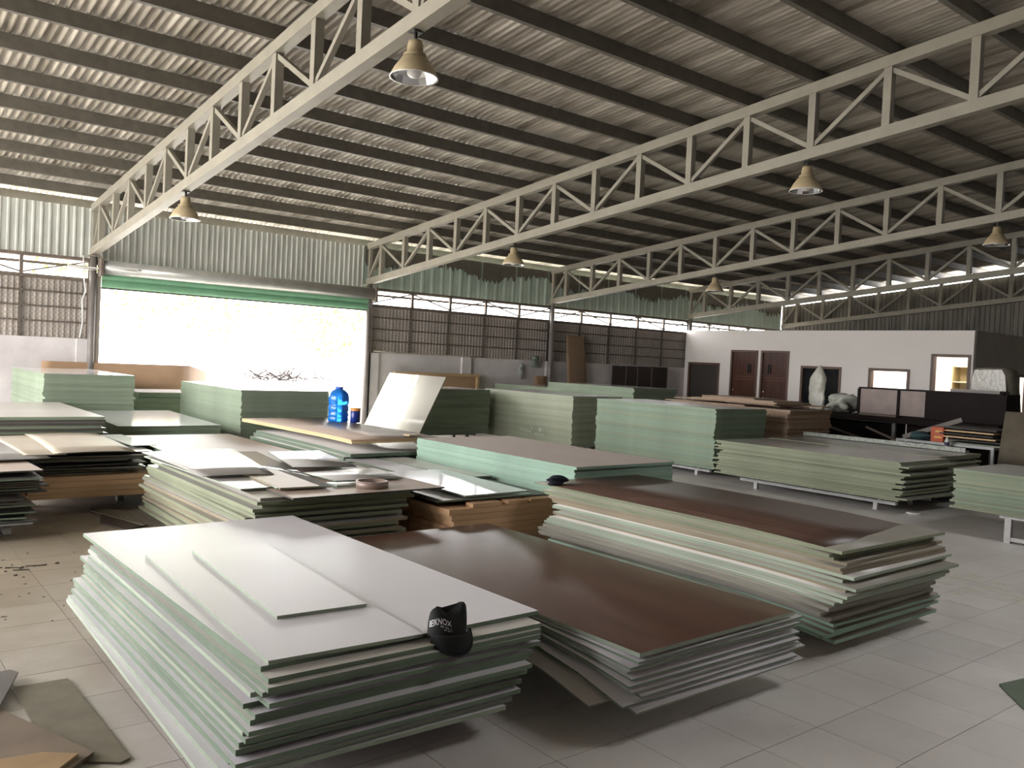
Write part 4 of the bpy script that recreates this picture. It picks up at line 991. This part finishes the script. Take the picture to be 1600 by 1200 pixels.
# sawdust streaks and crumbs
rs = random.Random(77); bm = new()
def crumb(x, y, sx, sy, h):
    n = 7; c = bm.verts.new((x, y, h)); ring = [bm.verts.new((x + sx * math.cos(2*PI*i/n) * rs.uniform(.6, 1.1), y + sy * math.sin(2*PI*i/n) * rs.uniform(.6, 1.1), .0006)) for i in range(n)]
    for i in range(n): bm.faces.new((ring[i], ring[(i+1)%n], c))
for k in range(46):
    x = rs.gauss(6.95, .28) ; y = rs.uniform(2.1, 3.35); crumb(x, y, rs.uniform(.02, .06), rs.uniform(.05, .14), .002)
for k in range(60): crumb(rs.uniform(2.0, 6.0), rs.uniform(1.2, 2.4), rs.uniform(.003, .008), rs.uniform(.003, .008), .003)
o = mk('sawdust', bm, M_saw); o['kind'] = 'stuff'; tag(o, 'pale sawdust streaks and specks on the tiles at right', 'sawdust')
bm = new()
for k in range(55):
    x, y = rs.gauss(1.05, .4), rs.uniform(5.2, 7.4); crumb(x, y, rs.uniform(.004, .022), rs.uniform(.004, .022), rs.uniform(.002, .006))
for k in range(12): x, y = rs.gauss(1.0, .15), rs.gauss(6.55, .12); bar(bm, (x, y, .004), (x + rs.uniform(-.12, .12), y + rs.uniform(-.05, .05), .005), .006, .006)
o = mk('floor_debris', bm, mat('dark_debris', (.11, .085, .06), .9, noise=.4, nscale=20)); o['kind'] = 'stuff'; tag(o, 'dark dirt and splinters on the floor left of the white stack', 'debris')

# ------------------------------------------------------------------ outside: shrubs and a scrap heap
def tree(x, y, h, r, seed, lb):
    t = thing('tree', (x, y, 0), lb, 'tree', 'trees outside the doorway'); q = random.Random(seed)
    bm = new(); tube(bm, [(x, y, 0), (x + .1, y, h * .4), (x, y + .1, h * .75)], .07, 8); mk('trunk', bm, mat('bark', (.42, .37, .28), .9), t)
    vs, fs = [], []
    for k in range(700):
        d = Vector((q.gauss(0, 1), q.gauss(0, 1), q.gauss(0, 1))).normalized() * r * q.random() ** .4
        c = Vector((x, y, h * .68)) + Vector((d.x, d.y, d.z * h * .34 / r))
        a = Vector((q.gauss(0, 1), q.gauss(0, 1), q.gauss(0, .6))).normalized() * q.uniform(.08, .16); b = a.cross(Vector((q.gauss(0, 1), q.gauss(0, 1), q.gauss(0, 1)))).normalized() * .05
        i = len(vs); vs += [c - a - parent_loc(t), c + b - parent_loc(t), c + a - parent_loc(t), c - b - parent_loc(t)]; fs.append((i, i+1, i+2, i+3))
    me = bpy.data.meshes.new('foliage'); me.from_pydata(vs, [], fs); me.materials.append(mat('yellow_green_leaf', (.50, .60, .04), .5, var=.1))
    o = bpy.data.objects.new('foliage', me); COL.objects.link(o); o.parent = t; o['kind'] = 'stuff'
tree(6.3, 27, 5.6, 2.2, 1, 'yellow-green tree outside at the left of the doorway'); tree(10.5, 30, 5.2, 2.0, 2, 'yellow-green tree outside at the middle of the doorway'); tree(15.5, 31, 4.2, 1.8, 3, 'low yellow-green tree outside near the right jamb')
hb = new(); rs = random.Random(5)
for k in range(70):
    x, y = rs.gauss(7.6, .45), rs.gauss(17.6, .2); a = rs.uniform(0, PI); bar(hb, (x, y, .9 + rs.uniform(0, .12)), (x + .35 * math.cos(a), y + .15 * math.sin(a), .92 + rs.uniform(0, .30)), .018, .018)
o = mk('brush_heap', hb, mat('dark_brush', (.05, .04, .04), .9)); o['kind'] = 'stuff'; tag(o, 'dark heap of brushwood outside the doorway', 'brushwood')
bm = new(); box(bm, 6.4, 8.8, 17.2, 18.0, -.02, .90); tag(centred(mk('concrete_block', bm, M_ground)), 'pale concrete block outside carrying the brushwood', 'block')
